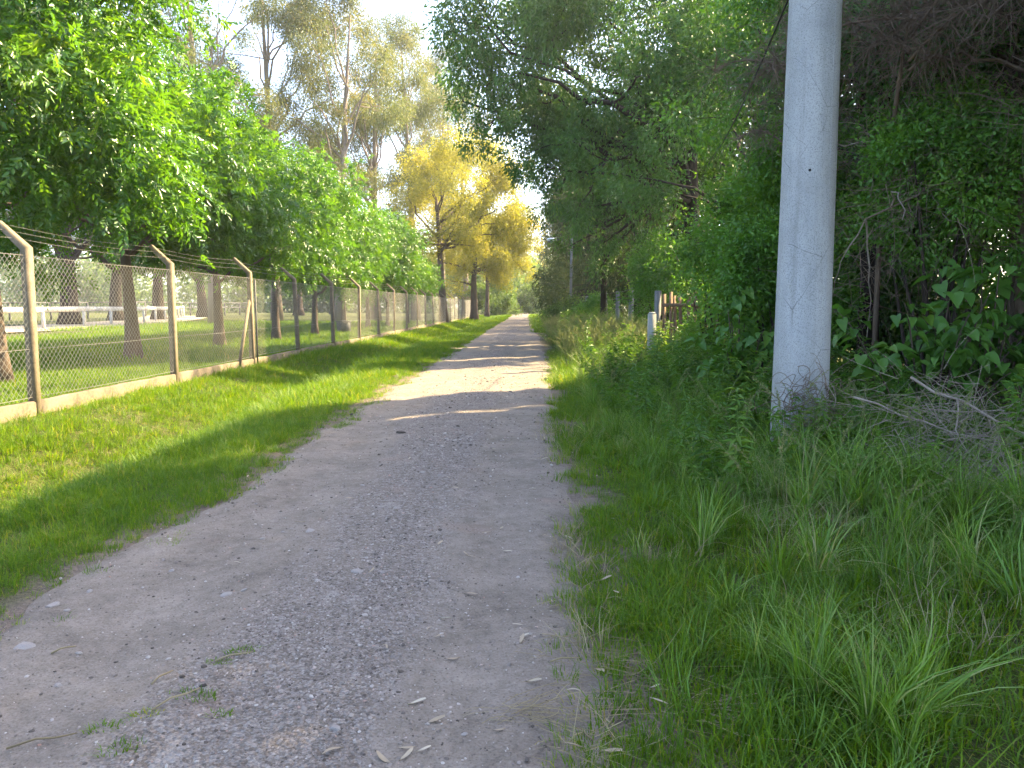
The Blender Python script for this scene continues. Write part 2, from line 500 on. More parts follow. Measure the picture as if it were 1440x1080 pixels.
# sand strip of the paddock track beyond the tree row, following the white rail
RAIL = np.array([[-33.5, 38.], [-31.8, 44.], [-31.6, 50.], [-32.4, 56.], [-33.8, 62.5], [-35.6, 69.], [-37.6, 76.], [-40, 84.], [-43, 93.], [-47, 103.], [-52, 114.]])
def sand_strip():
    t = np.gradient(RAIL, axis=0); t = nrm(t); n = np.stack([t[:, 1], -t[:, 0]], -1)
    a = RAIL + n * 3.2; b = RAIL - n * 5.0
    V = []
    for p in (a, b):
        V.append(np.column_stack([p, gz(p[:, 0], p[:, 1]) + .06]))
    V = np.concatenate(V); k = len(RAIL)
    F = np.array([[i, i + 1, k + i + 1, k + i] for i in range(k - 1)])
    return mk_mesh('path', V, [F])
tag(obj('path', sand_strip(), M['track']), kind='structure')

# ------------------------------------------------------------------ where leaves of the right trees are cut away to let sun in
def sunlit(P, left_open=True):
    """ground spots that receive sun: foliage on the right is cut away towards them"""
    t = P[:, 2] / SUNV[2]
    x = P[:, 0] - SUNV[0] * t
    y = P[:, 1] - SUNV[1] * t
    s = y - .7 * (x - .5) + .35 * (fbm(x, y, 1.3, 77) - .5)
    jit = .5 * (fbm(x, y, 1.1, 78) - .5)
    left = np.where(s < 20.4, -4.15, np.where(s < 31, -7.6, -6.4)) + jit
    m = (x < left) if left_open else (x < -7) & (s < 25.5)
    m &= ~(np.hypot((x + 5.3) / 1.2, (y - 7.0) / 1.1) < 1)
    m |= (s > 14.5) & (s < 20.3) & (x < 2.6)
    m |= (s > 23.3) & (s < 23.95) & (x < .4)
    for a, b in () if not left_open else ((30.3, 31.2), (37, 38), (45, 47), (70, 75)):
        m |= (s > a) & (s < b) & (x < 1.2)
    m |= (s > 11.9) & (s < 12.2) & (x > -2) & (x < .5)
    return m

# ------------------------------------------------------------------ foliage and trees
def gen_foliage(r, PC, PR, n, L, W, clumps=9, sig=.24, droop=.35, flat=.8, jitter=.35, updir=.35):
    """leaf faces gathered in clumps, clumps gathered in puffs; returns leaf centre, direction, normal, length, width, rnd"""
    k = len(PC)
    d = nrm(r.normal(size=(k, clumps, 3)))
    rad = r.uniform(.35, 1.0, (k, clumps, 1)) ** .6
    CC = PC[:, None] + d * rad * PR[:, None, None] * np.array([1, 1, flat])
    w = np.repeat(PR ** 2, clumps); w = w / w.sum()
    ci = r.choice(k * clumps, n, p=w)
    pr = PR[ci // clumps]
    off = r.normal(size=(n, 3)) * (pr * sig)[:, None]
    P = CC.reshape(-1, 3)[ci] + off
    out = nrm(P - PC[ci // clumps])
    D = nrm(out * .6 + nrm(r.normal(size=(n, 3))) * .75 + np.array([0, 0, -droop]))
    N = nrm(r.normal(size=(n, 3)) * .8 + out * .3 + np.array([0, 0, updir]))
    crn = r.random(k * clumps)[ci] * .5 + r.random(k)[ci // clumps] * .2 + r.random(n) * .3
    return P, D, N, L * r.uniform(1 - jitter, 1 + jitter, n), W * r.uniform(1 - jitter, 1 + jitter, n), crn

def spray_foliage(r, PC, PR, n, k=9, ln=.34, L=.145, W=.056, clumps=10, sig=.22, droop=.12):
    """pinnate sprays: leaflets in pairs along a drooping stalk"""
    P, D, N, _, _, c = gen_foliage(r, PC, PR, n, 1, 1, clumps, sig, droop, .85)
    S = nrm(np.cross(D, N)); N = np.cross(S, D)
    ln = ln * r.uniform(.7, 1.3, n)
    j = np.arange(k)
    t = (j // 2 + 1) / ((k - 1) // 2 + 1)
    side = np.where(j == k - 1, 0, np.where(j % 2 == 0, 1, -1)).astype(float)
    pos = P[:, None] + D[:, None] * (ln[:, None] * t[None])[..., None] + np.array([0, 0, -1.0]) * (ln[:, None] * .22 * t[None] ** 2)[..., None]
    ld = nrm(D[:, None] * .65 + S[:, None] * (side * .85)[None, :, None] + r.normal(size=(n, k, 3)) * .18 + np.array([0, 0, -.3]))
    nn = nrm(N[:, None] + r.normal(size=(n, k, 3)) * .3)
    q = n * k
    return pos.reshape(q, 3), ld.reshape(q, 3), nn.reshape(q, 3), L * r.uniform(.65, 1.3, q), W * r.uniform(.7, 1.3, q), np.clip(np.repeat(c, k) + r.normal(size=q) * .06, 0, 1)

def foliage_mesh(name, fo, base=None, prune=False, keep=.03, seed=0, fold=.2, ldroop=.12, left_open=True):
    P, D, N, L, W, c = fo
    if prune:
        m = ~sunlit(P + base, left_open) | (rng(seed + 5).random(len(P)) < keep)
        P, D, N, L, W, c = P[m], D[m], N[m], L[m], W[m], c[m]
    V, F = leaves(P, D, N, L, W, fold, ldroop)
    return mk_mesh(name, V, [F], np.repeat(c, 4))

def crown_puffs(r, c, rad, n, pr=(.9, 1.5), inner=.45, low=-1.0, lump=.15):
    d = nrm(r.normal(size=(n * 3, 3)))
    d = d[d[:, 2] > low][:n]
    rr = r.uniform(inner, 1, (len(d), 1)) ** .7
    k = 1 + lump * np.sin(d[:, :1] * 5 + c[0]) * np.cos(d[:, 1:2] * 4 + c[2])
    return np.array(c) + d * rr * np.array(rad) * k, r.uniform(*pr, len(d))

def wood_mesh(name, r, h, tr, PC, bend=.25, limbs=9, lstart=(.35, .95), sides=9, twist=None, top_r=.35, sub=True, limb_r=.38, wob=.06):
    """trunk, limbs and branches that reach every puff"""
    mb = MB()
    n = 9
    t = np.linspace(0, 1, n)
    top = np.array([r.normal() * bend, r.normal() * bend, h])
    pts = np.column_stack([top[0] * t ** 1.5 + wob * np.sin(t * 5 + r.random() * 6), top[1] * t ** 1.5 + wob * np.cos(t * 4 + r.random() * 6), t * h - .15 * (t == 0)])
    rad = tr * (1 - (1 - top_r) * t) * (1 + .45 * np.exp(-t * h / .35))
    mb.tube(pts, rad, sides)
    idx = r.choice(len(PC), min(limbs, len(PC)), replace=False)
    T = PC[idx]
    ts = np.clip(np.interp(T[:, 2], [h * lstart[0], h * 1.6], [lstart[0], lstart[1]]) + r.normal(size=len(T)) * .06, lstart[0] * .9, .98)
    P0 = np.stack([np.interp(ts, t, pts[:, k]) for k in range(3)], -1)
    mid = P0 * .5 + T * .5 + np.column_stack([r.normal(size=(len(T), 2)) * (.12 * np.linalg.norm(T - P0, axis=1))[:, None], np.full(len(T), .12) * np.linalg.norm(T - P0, axis=1)])
    B = bez(P0, mid, T, 8)
    B[:, 1:-1] += r.normal(size=B[:, 1:-1].shape) * (.022 * np.linalg.norm(T - P0, axis=1))[:, None, None]
    r0 = np.interp(ts, t, rad) * r.uniform(limb_r, limb_r * 1.6, len(T))
    RR = r0[:, None] * np.linspace(1, .22, 8)[None]
    V, F = tubes(B, RR, 6)
    mb.add(V, [F])
    if sub:
        pool = np.concatenate([B[:, 2:].reshape(-1, 3)]); prad = RR[:, 2:].ravel()
        rest = np.setdiff1d(np.arange(len(PC)), idx)
        Q = PC[rest]
        if len(Q):
            dist = np.linalg.norm(Q[:, None] - pool[None], axis=2) + np.maximum(0, pool[None, :, 2] - Q[:, None, 2]) * 1.5
            j = dist.argmin(1)
            S = pool[j]
            mid = S * .45 + Q * .55 + r.normal(size=S.shape) * .15
            B2 = bez(S, mid, Q, 6)
            B2[:, 1:-1] += r.normal(size=B2[:, 1:-1].shape) * .05
            R2 = (prad[j] * .7)[:, None] * np.linspace(1, .25, 6)[None]
            V, F = tubes(B2, R2, 5)
            mb.add(V, [F])
    return mb.mesh(name, True)

def tree_thing(name, label, group, x, y, wood, crown, mw, mc, rz=0, s=1.0, z=None, cat='tree', pn=('trunk', 'crown')):
    t = thing(name, label, cat, (x, y, float(gz(x, y)) if z is None else z), rz, group)
    t.scale = (s, s, s) if not isinstance(s, tuple) else s
    if wood is not None: obj(pn[0], wood, mw, t)
    if crown is not None: obj(pn[1], crown, mc, t)
    return t

# ---- row of broad leafy trees behind the fence
def ash_proto(seed, h, rad, n, zc, npuff=46):
    r = rng(seed)
    PC, PR = crown_puffs(r, (0, 0, zc), rad, npuff, (.85, 1.45), .5, -.75, .16)
    PC[:, 2] = np.maximum(PC[:, 2], 2.5 + r.random(len(PC)) * .9)
    fo = spray_foliage(r, PC, PR, n // 9)
    wood = wood_mesh('ash_wood%d' % seed, r, h * .55, .2, PC, .03, 12, (.42, .98), wob=.02)
    return wood, foliage_mesh('ash_crown%d' % seed, fo)
ashA = ash_proto(11, 8.6, (3.8, 4.0, 3.4), 84600, 5.6)
ashB = ash_proto(12, 8.2, (3.5, 3.7, 3.2), 66600, 5.3)
ashC = ash_proto(13, 8.0, (3.6, 3.4, 3.1), 66600, 5.2)
GROW = 'row of leafy trees behind the chain link fence'
ash_rows = [
    (-10.4, 14.6, ashA, .3, 1.0, 'large leafy green tree behind the first full panel of the chain link fence'),
    (-11.2, 21.2, ashB, 1.1, 1.06, 'leafy green tree with stout trunk just beyond the corner brace of the fence'),
    (-11.4, 27.8, ashC, 2.0, 1.0, 'leafy green tree third in the row behind the chain link fence'),
    (-11.2, 33.6, ashA, 2.9, .95, 'leafy green tree fourth in the row behind the chain link fence'),
    (-11.0, 39.2, ashB, 4.0, .9, 'leafy green tree fifth in the row beside the small grey bin'),
    (-10.9, 45.0, ashC, 5.2, .88, 'leafy green tree sixth in the row behind the chain link fence'),
    (-10.6, 50.5, ashA, .9, .82, 'leafy green tree seventh in the row behind the chain link fence'),
    (-10.2, 55.5, ashB, 2.4, .76, 'leafy green tree eighth in the row behind the chain link fence'),
    (-9.4, 60.0, ashC, 3.7, .68, 'small leafy green tree last in the row beside the tall yellowish tree'),
]
for x, y, pr, rz, s, lab in ash_rows:
    tree_thing('ash_tree', lab, GROW, x, y, pr[0], pr[1], M['bark'], M['ash'], rz, s)

# ---- tall eucalyptus trees behind the row
def euc_proto(seed, h, spread, n, npuff=34, base=.42):
    r = rng(seed)
    zz = r.uniform(base, 1.0, npuff) * h
    a = r.uniform(0, 2 * np.pi, npuff)
    env = spread * np.interp(zz / h, [base, .6, .8, 1.0], [.75, 1, .9, .3]) * r.uniform(.25, 1, npuff) ** .6
    PC = np.column_stack([np.cos(a) * env, np.sin(a) * env, zz])
    PR = r.uniform(1.2, 2.3, npuff)
    fo = gen_foliage(r, PC, PR, int(n * 1.2), .26, .066, 11, .23, .75, .75)
    wood = wood_mesh('eucalyptus_wood%d' % seed, r, h * .9, .42, PC, 1.2, 15, (.34, .97), 9, None, .18, True, .4)
    return wood, foliage_mesh('eucalyptus_crown%d' % seed, fo)
eucA = euc_proto(31, 33, 6.5, 42000)
eucB = euc_proto(32, 30, 5.0, 34000, 28, .38)
eucC = euc_proto(33, 27, 4.6, 30000, 24, .3)
GE = 'tall eucalyptus trees rising behind the leafy row'
for k, (u, y, pr, rz, s, lab) in enumerate([
    (300, 62, eucA, .4, 1.0, 'tall eucalyptus with olive crown showing behind the largest leafy tree'),
    (390, 70, eucA, 2.5, 1.05, 'tall eucalyptus with twin pale limbs and dense olive crown'),
    (478, 68, eucB, 1.0, 1.0, 'tall eucalyptus with leaning limbs and open olive crown'),
    (528, 78, eucC, 3.2, 1.1, 'slender eucalyptus with thin dark stem and sparse crown'),
    (585, 84, eucB, 4.4, 1.05, 'tall eucalyptus with orange tinged crown behind the tall yellowish tree'),
    (622, 96, eucA, 5.5, .95, 'far eucalyptus with golden crown rising above the yellowish trees'),
    (655, 120, eucC, .8, 1.3, 'far slender eucalyptus standing behind the golden trees of the lane'),
    (180, 80, eucB, 5.0, 1.0, 'eucalyptus with low crown across the paddock beyond the white rail'),
]):
    tree_thing('eucalyptus_tree', lab, GE, (u - 740) / 1060 * y, y, pr[0], pr[1], M['barkeuc'], M['euc'], rz, s)

# ---- yellowing trees by the far end of the fence
def yel_proto(seed, h, c, rad, n, tr=.36, npuff=40, limbs=14):
    r = rng(seed)
    PC, PR = crown_puffs(r, c, rad, npuff, (1.0, 1.9), .3, -.9, .2)
    fo = gen_foliage(r, PC, PR, int(n * 1.15), .18, .08, 12, .24, .4, .8)
    wood = wood_mesh('yellow_wood%d' % seed, r, h * .62, tr, PC, .5, limbs, (.45, .98), 9, None, .4, True, .42)
    return wood, foliage_mesh('yellow_crown%d' % seed, fo)
yelA = yel_proto(41, 17, (2.2, 0, 11.2), (6.2, 5.4, 6.2), 50000)
yelB = yel_proto(42, 12, (1.6, 0, 7.6), (5.6, 5.2, 5.0), 42000, .42)
GY = 'yellowish trees at the far end of the fence'
tree_thing('yellow_tree', 'tall tree with yellow olive leaves and straight trunk against the fence', GY, -7.2, 66, yelA[0], yelA[1], M['bark'], M['yellow'], 0, 1.0)
tree_thing('yellow_tree', 'spreading golden leaved tree with low boughs over the verge', GY, -6.0, 86, yelB[0], yelB[1], M['bark'], M['yellow'], .6, 1.1)
tree_thing('yellow_tree', 'golden leaved tree farthest along the lane beside the pale bushes', GY, -5.6, 108, yelA[0], yelA[1], M['bark'], M['yellow'], 2.2, .95)

# ---- trees and bushes closing the far end of the lane
def bush_proto(seed, rad, n, L=.22, W=.11, npuff=22, zc=None, pr=(.7, 1.3)):
    r = rng(seed)
    zc = rad[2] * .8 if zc is None else zc
    PC, PR = crown_puffs(r, (0, 0, zc), rad, npuff, pr, .4, -.8, .2)
    PC[:, 2] = np.maximum(PC[:, 2], .4)
    fo = gen_foliage(r, PC, PR, n, L, W, 8, .26, .3, .8)
    mb = MB()
    k = 7
    idx = r.choice(len(PC), min(k, len(PC)), replace=False)
    P0 = np.column_stack([r.normal(size=(len(idx), 2)) * .12, np.full(len(idx), -.1)])
    T = PC[idx]
    B = bez(P0, P0 * .5 + T * .5 + np.array([0, 0, .3]), T, 7)
    V, F = tubes(B, .045 * max(rad) / 2 * np.linspace(1, .3, 7)[None] * np.ones((len(idx), 1)), 5)
    mb.add(V, [F])
    return mb.mesh('bush_wood%d' % seed, True), foliage_mesh('bush_crown%d' % seed, fo)
bushA = bush_proto(51, (3.0, 2.6, 2.6), 16000)
bushB = bush_proto(52, (2.2, 2.2, 1.5), 11000, .18, .08)
GF = 'pale green bushes where the lane ends'
for x, y, pr, s, rz, mt, lab in [
    (-5.2, 122, bushA, 1.5, .3, 'bushgreen', 'pale green bush beside the golden tree at the far end of the lane'),
    (-2.4, 150, bushA, 1.6, 2.0, 'bushgreen', 'pale green bush on the verge side where the lane ends'),
    (.8, 172, bushA, 1.7, 3.3, 'bushgreen', 'wide pale green bush closing off the far end of the lane'),
    (5.2, 165, bushA, 1.5, 5.0, 'bushgreen', 'pale green bush closing the lane beside the dark conifers'),
]:
    tree_thing('far_bush', lab, GF, x, y, pr[0], pr[1], M['bark'], M[mt], rz, s, cat='bush', pn=('stem', 'foliage'))
for x, y, pr, s, rz, lab in [
    (-14, 185, yelB, 1.3, 1.0, 'yellow green tree behind the pale bushes at the lane end'),
    (3, 215, yelB, 1.5, 2.3, 'broad yellow green tree standing behind the end of the lane'),
    (14, 205, yelB, 1.3, 4.0, 'yellow green tree behind the dark conifers at the lane end'),
]:
    tree_thing('far_tree', lab, 'trees behind the end of the lane', x, y, pr[0], pr[1], M['bark'], M['bushgreen'], rz, s)

# ---- trees across the paddock
padA = yel_proto(61, 15, (0, 0, 8.6), (7.0, 6.5, 5.6), 22000, .75, 38, 12)
GP = 'trees across the paddock behind the white rail'
for u, y, s, rz, lab in [
    (-30, 58, 1.0, .2, 'spreading tree with thick dark trunk behind the rail near the first fence post'),
    (95, 60, 1.0, 1.4, 'spreading tree with very thick twin trunk behind the white rail'),
    (160, 78, .95, 2.6, 'tree with straight brown trunk standing across the paddock track'),
    (220, 84, .95, 3.9, 'tree with leaning pale trunk standing across the paddock track'),
    (283, 96, .9, 5.0, 'smaller tree beyond the far end of the white rail'),
    (420, 120, 1.0, .9, 'broad tree far across the paddock behind the slender eucalyptus'),
    (470, 135, 1.0, 2.2, 'broad tree far across the paddock behind the open crowned eucalyptus'),
]:
    tree_thing('paddock_tree', lab, GP, (u - 740) / 1060 * y, y, padA[0], padA[1], M['barkdark'], M['euc'], rz, s)
def woodland():
    r = rng(66)
    n = 110
    x = r.uniform(-230, 10, n); y = 165 + r.uniform(-12, 30, n) + .15 * np.abs(x)
    PC = []; PR = []
    for a, b in zip(x, y):
        h = r.uniform(8, 17)
        for k in range(5):
            PC.append((a + r.normal() * 3, b + r.normal() * 2, h * r.uniform(.12, .9))); PR.append(r.uniform(3, 5))
    fo = gen_foliage(r, np.array(PC), np.array(PR), 60000, 1.05, .6, 9, .3, .3)
    return foliage_mesh('woodland', fo)
tag(obj('distant_woodland', woodland(), M['bushgreen']), 'hazy belt of far trees beyond the paddock', 'woodland', kind='stuff')

# ---- the right side: unique trees, leaves cut away along sun paths to shape the lit patches
GR = 'dark trees along the right of the lane'
def right_tree(name, label, seed, x, y, h, c, rad, n, mat='dark', L=.12, W=.05, tr=.22, npuff=50, pr=(.8, 1.4), bark='barkdark', droop=.45, inner=.35, low=-.9, limbs=14, sig=.25, prune=True, extra=None, zmin=None, clumps=9, lstart=(.3, .97), left_open=True):
    r = rng(seed)
    PC, PR = crown_puffs(r, c, rad, npuff, pr, inner, low, .2)
    if extra is not None:
        PC = np.concatenate([PC, np.array(extra)[:, :3]]); PR = np.concatenate([PR, np.array(extra)[:, 3]])
    if zmin is not None:
        PC[:, 2] = np.maximum(PC[:, 2], zmin + r.random(len(PC)) * .8)
    fo = gen_foliage(r, PC, PR, n, L, W, clumps, sig, droop, .8)
    base = np.array([x, y, float(gz(x, y))])
    keep = ~sunlit(PC + base, left_open) if prune else np.ones(len(PC), bool)
    wood = wood_mesh('wood%d' % seed, r, h * .6, tr, PC[keep] if keep.sum() > 4 else PC, .35, limbs, lstart, 9, None, .4, True, .4)
    crown = foliage_mesh('crown%d' % seed, fo, base, prune, .0, seed, left_open=left_open)
    return tree_thing(name, label, GR, x, y, wood, crown, M[bark], M[mat])

# big tree whose drooping boughs overhang the lane
droops = []
_r = rng(5)
for bx, by, zt, zb in [(-8.2, -1, 10.5, 7.4), (-7.0, -2.5, 11, 6.6), (-5.6, 0, 9.5, 5.6), (-4.4, -3, 8.5, 4.6), (-3.6, 1, 8, 4.0), (-8.8, 1.5, 12, 8.6), (-2.4, -2, 7, 3.4), (-6.4, 2, 10, 7.0), (-4.6, 5, 9, 4.2), (-3.4, 7, 8.5, 3.6), (-5.4, 4, 10, 5.5), (-2.6, 5, 7.5, 3.2), (-7.6, -1, 12.5, 8.4)]:
    for k in range(4):
        f = k / 3
        droops.append((bx + _r.normal() * .35, by + _r.normal() * .35, zt * (1 - f) + zb * f, 1.0 - .35 * f))
right_tree('overhanging_tree', 'big dark tree with drooping boughs hanging over the lane', 71, 6.6, 30, 17, (-2.6, -.5, 11.2), (6.2, 5.5, 5.0), 120000, 'dark', .18, .068, .42, 74, (.9, 1.6), droop=.7, inner=.3, extra=droops, limbs=20, prune=True, left_open=False)
right_tree('dense_tree', 'dense dark tree behind the brown picket gate', 72, 7.2, 22.5, 12, (-.3, 0, 6.6), (3.6, 3.6, 5.6), 70000, 'dark', .135, .056, .25, 64, (.8, 1.3))
right_tree('dense_tree', 'dense green tree behind the short white marker post', 73, 6.0, 16.5, 10, (0, 0, 4.9), (2.7, 3.0, 4.6), 62000, 'privet', .112, .048, .2, 60, (.65, 1.1))
right_tree('dense_tree', 'dense green tree with dead lower boughs directly behind the concrete pole', 74, 5.5, 12.4, 11, (0, 0, 6.0), (2.2, 2.4, 5.2), 50000, 'dark', .105, .046, .18, 48, (.6, 1.0))
right_tree('dense_tree', 'dark tree with rough brown trunk rising behind the heart leaved shrub', 75, 6.75, 10.4, 10.5, (.4, .3, 6.9), (3.0, 2.7, 3.6), 40000, 'dark', .10, .045, .17, 46, (.7, 1.1), bark='bark', zmin=4.4)
right_tree('dense_tree', 'unseen dark tree added for shade beside the dead twiggy tree over the brush pile', 76, 8.6, 7.0, 11, (0, 0, 7.2), (3.4, 3.6, 3.8), 32000, 'dark', .15, .07, .2, 46, (.8, 1.3), zmin=3.2)  # added out of view to keep the road in shade
right_tree('dense_tree', 'dark tree of the second line deep behind the privet bush', 77, 10.8, 13.5, 12, (0, 0, 7.4), (4.0, 4.2, 4.2), 28000, 'dark', .2, .095, .24, 52, (.9, 1.5), zmin=2.8)
right_tree('dense_tree', 'dark tree of the second line deep behind the concrete pole', 78, 10.2, 20.5, 13, (0, 0, 7.8), (3.9, 4.2, 4.6), 27000, 'dark', .2, .09, .24, 50, (.9, 1.5), zmin=2.6)
right_tree('dense_tree', 'dark tree of the second line deep behind the picket gate', 79, 9.6, 33.5, 17, (0, 0, 9.6), (4.6, 4.4, 7.0), 34000, 'dark', .25, .11, .26, 46, (1, 1.7), zmin=2.4)
right_tree('dense_tree', 'unseen dark tree of the back line added for shade behind the heart leaved shrub', 80, 14.0, 9.0, 13, (0, 0, 8.2), (4.4, 4.6, 4.6), 20000, 'dark', .25, .11, .25, 46, (1, 1.7), zmin=3.0)  # unseen tree, placed to block sun from the right
right_tree('dense_tree', 'unseen dark tree of the back line added for shade behind the dead twiggy tree', 81, 6.9, 2.6, 10, (0, 0, 6.6), (3.2, 3.2, 3.4), 16000, 'dark', .2, .09, .2, 40, (.8, 1.3), zmin=3.0)  # added beside the camera, out of view, for its shadow
right_tree('dense_tree', 'dark tree of the back line behind the white marker post', 82, 15.0, 18.0, 14, (0, 0, 9.0), (4.4, 4.8, 4.8), 18000, 'dark', .28, .125, .26, 44, (1, 1.7), zmin=3.2)

right_tree('dense_tree', 'dark tree of the second line added to shade the road before the brush pile', 83, 9.6, 10.6, 11.5, (0, 0, 7.4), (3.4, 3.2, 3.9), 26000, 'dark', .22, .105, .22, 48, (.9, 1.4), zmin=3.4)  # extra tree added to stop sun specks on the near road
right_tree('dense_tree', 'unseen dark tree of the back line added to shade the foreground of the road', 84, 10.4, 5.4, 12, (0, 0, 7.6), (3.6, 3.4, 4.2), 24000, 'dark', .24, .115, .24, 46, (.9, 1.5), zmin=3.0)  # unseen extra tree, added only to shade the near road
# dark conifers along the lane further on; the set-back row is added to even the road shade
GC = 'dark conifers along the right of the lane'
for k, (x, y, h, rr, lab) in enumerate([
    (6.3, 37, 13, 2.6, 'dark feathery conifer behind the wire fence posts'),
    (6.6, 45, 15, 3.2, 'dark feathery conifer behind the dark utility post'),
    (4.9, 53.5, 15, 3.5, 'dark feathery conifer just beyond the street lamp'),
    (5.0, 63, 16, 3.8, 'dark feathery conifer second beyond the street lamp'),
    (5.2, 75, 17, 4.2, 'dark feathery conifer third beyond the street lamp'),
    (5.6, 90, 18, 4.6, 'dark feathery conifer fourth beyond the street lamp'),
    (6.0, 110, 20, 5.0, 'dark feathery conifer fifth beyond the street lamp'),
    (6.5, 135, 22, 5.4, 'dark feathery conifer last before the end of the lane'),
    (10.8, 44.5, 13, 3.2, 'dark feathery conifer added for shade set back behind the wire fence'),
    (11.2, 54, 14, 3.6, 'dark feathery conifer added for shade set back behind the street lamp'),
    (10.6, 63, 14, 3.8, 'dark feathery conifer added for shade set back first beyond the street lamp'),
    (11, 74, 15, 4.2, 'dark feathery conifer added for shade set back second beyond the street lamp'),
    (11, 87, 15, 4.4, 'dark feathery conifer added for shade set back third beyond the street lamp'),
    (11.5, 104, 15, 4.6, 'dark feathery conifer added for shade set back fourth beyond the street lamp'),
]):
    r = rng(200 + k)
    n = 44
    zz = r.uniform(.06, 1, n) * h
    env = rr * np.interp(zz / h, [0, .12, .5, 1], [.75, 1, .8, .15]) * r.uniform(.3, 1, n) ** .5
    a = r.uniform(0, 2 * np.pi, n)
    PC = np.column_stack([np.cos(a) * env, np.sin(a) * env, zz]); PR = r.uniform(.7, 1.3, n) * rr / 3
    fo = gen_foliage(r, PC, PR, 18000 if y < 70 and x < 9 else 8500, .3 if y < 70 and x < 9 else .46, .065 if y < 70 and x < 9 else .14, 9, .28, .8, .9)
    base = np.array([x, y, 0.])
    wood = wood_mesh('conifer_wood%d' % k, r, h * .9, .2, PC, .3, 10, (.2, .97), 7, None, .15)
    crown = foliage_mesh('conifer_crown%d' % k, fo, base, True, .0, 300 + k, left_open=y < 40)
    tree_thing('conifer_tree', lab, GC, x, y, wood, crown, M['barkdark'], M['needle'])

# ---- hedge shrubs at the front of the wood
def shrub(name, label, seed, x, y, rad, zc, n, mat='privet', L=.075, W=.034, npuff=30, pr=(.35, .6), sx=6):
    r = rng(seed)
    PC, PR = crown_puffs(r, (0, 0, zc), rad, npuff, pr, .45, -.95, .22)
    PC[:, 2] = np.maximum(PC[:, 2], .25)
    fo = gen_foliage(r, PC, PR, n, L, W, 9, .25, .25, .85)
    base = np.array([x, y, float(gz(x, y))])
    mb = MB()
    idx = r.choice(len(PC), min(14, len(PC)), replace=False)
    P0 = np.column_stack([r.normal(size=(len(idx), 2)) * .15, np.full(len(idx), -.1)])
    B = bez(P0, P0 * .5 + PC[idx] * .5 + r.normal(size=(len(idx), 3)) * .15 + np.array([0, 0, .3]), PC[idx], 7)
    V, F = tubes(B, .03 * np.linspace(1, .3, 7)[None] * np.ones((len(idx), 1)), 5)
    mb.add(V, [F])
    return tree_thing(name, label, 'shrubs at the front of the wood', x, y, mb.mesh('stem%d' % seed, True), foliage_mesh('foliage%d' % seed, fo, base, True, .05, seed), M['barkdark'], M[mat], cat='shrub', pn=('stem', 'foliage'))
shrub('privet_shrub', 'bright green small leaved bush above the heart leaved shrub', 91, 5.15, 9.5, (1.15, .9, .95), 3.0, 30000, 'privet', .07, .032, 30, (.32, .5))
shrub('privet_shrub', 'tall green small leaved bush left beside the concrete pole', 92, 3.95, 11.6, (.95, 1.1, 1.9), 2.6, 32000, 'privet', .075, .034, 34, (.35, .55))
shrub('privet_shrub', 'green bush spilling over the brown picket gate', 93, 4.25, 17.2, (1.0, 1.2, 1.9), 2.5, 30000, 'privet', .08, .036, 32, (.4, .6))
shrub('privet_shrub', 'low green bush with lit tips beside the wire fence end', 94, 4.6, 25.5, (1.2, 1.6, 1.5), 2.4, 16000, 'privet', .11, .05, 26, (.45, .7))
shrub('privet_shrub', 'rounded green bush at the foot of the street lamp', 95, 2.7, 47.5, (1.3, 1.6, 1.0), .9, 9000, 'bushgreen', .14, .07, 20, (.4, .7))
shrub('privet_shrub', 'green bush between the street lamp and the dark utility post', 96, 3.6, 41.0, (.9, 1.2, .9), .9, 9000, 'privet', .13, .06, 20, (.4, .6))
shrub('privet_shrub', 'dim green bush deep under the trees behind the brush pile', 97, 7.6, 8.2, (1.3, 1.2, .9), 1.0, 16000, 'dark', .09, .042, 26, (.35, .6))
shrub('understory_bush', 'dim bush under the back trees filling the gap beside the brown trunk', 601, 9.2, 11.6, (1.7, 1.3, 1.5), 1.4, 9000, 'dark', .155, .07, 28, (.45, .8))
shrub('understory_bush', 'taller dim bush under the back trees behind the brush pile', 602, 10.2, 9.0, (1.5, 1.7, 1.6), 1.5, 9000, 'dark', .16, .075, 28, (.5, .8))
shrub('understory_bush', 'dim bush farthest back under the trees with lit outer leaves', 603, 13.0, 13.5, (2.4, 2.2, 1.8), 1.5, 9000, 'privet', .2, .09, 28, (.6, 1.0))
shrub('understory_bush', 'dim bush under the second line of trees deep behind the pole', 604, 9.0, 17.0, (2.0, 1.8, 1.8), 1.6, 9000, 'dark', .18, .08, 28, (.5, .9))
shrub('privet_shrub', 'dim green bush deep in the wood behind the concrete pole', 98, 6.6, 14.0, (1.6, 1.4, 1.3), 1.2, 18000, 'dark', .1, .046, 26, (.4, .7))

# ---- heart leaved shrubs: every large leaf its own part
def heart_leaf(name, nx=1.0):
    out = np.array([[0, 0], [.16, -.10], [.36, -.04], [.46, .16], [.42, .40], [.26, .68], [0, 1.0], [-.26, .68], [-.42, .40], [-.46, .16], [-.36, -.04], [-.16, -.10]])
    mid = np.array([[0, .22], [0, .6]])
    P = np.concatenate([out, mid])
    z = .45 * np.abs(P[:, 0]) - .30 * P[:, 1] ** 2 + .07 * np.sin(P[:, 1] * 9) * np.abs(P[:, 0])
    V = np.column_stack([P[:, 0] * nx, P[:, 1], z])
    F = [np.array([[12, 0, 1], [12, 1, 2], [12, 2, 3], [12, 3, 4], [12, 4, 13], [13, 4, 5], [13, 5, 6], [13, 6, 7], [13, 7, 8], [13, 8, 12], [12, 8, 9], [12, 9, 10], [12, 10, 11], [12, 11, 0]])]
    return mk_mesh(name, V, F, np.random.default_rng(1).random(len(V)) * .3 + .3, True)
HL = [heart_leaf('heart_leaf_a', .95), heart_leaf('heart_leaf_b', .8)]
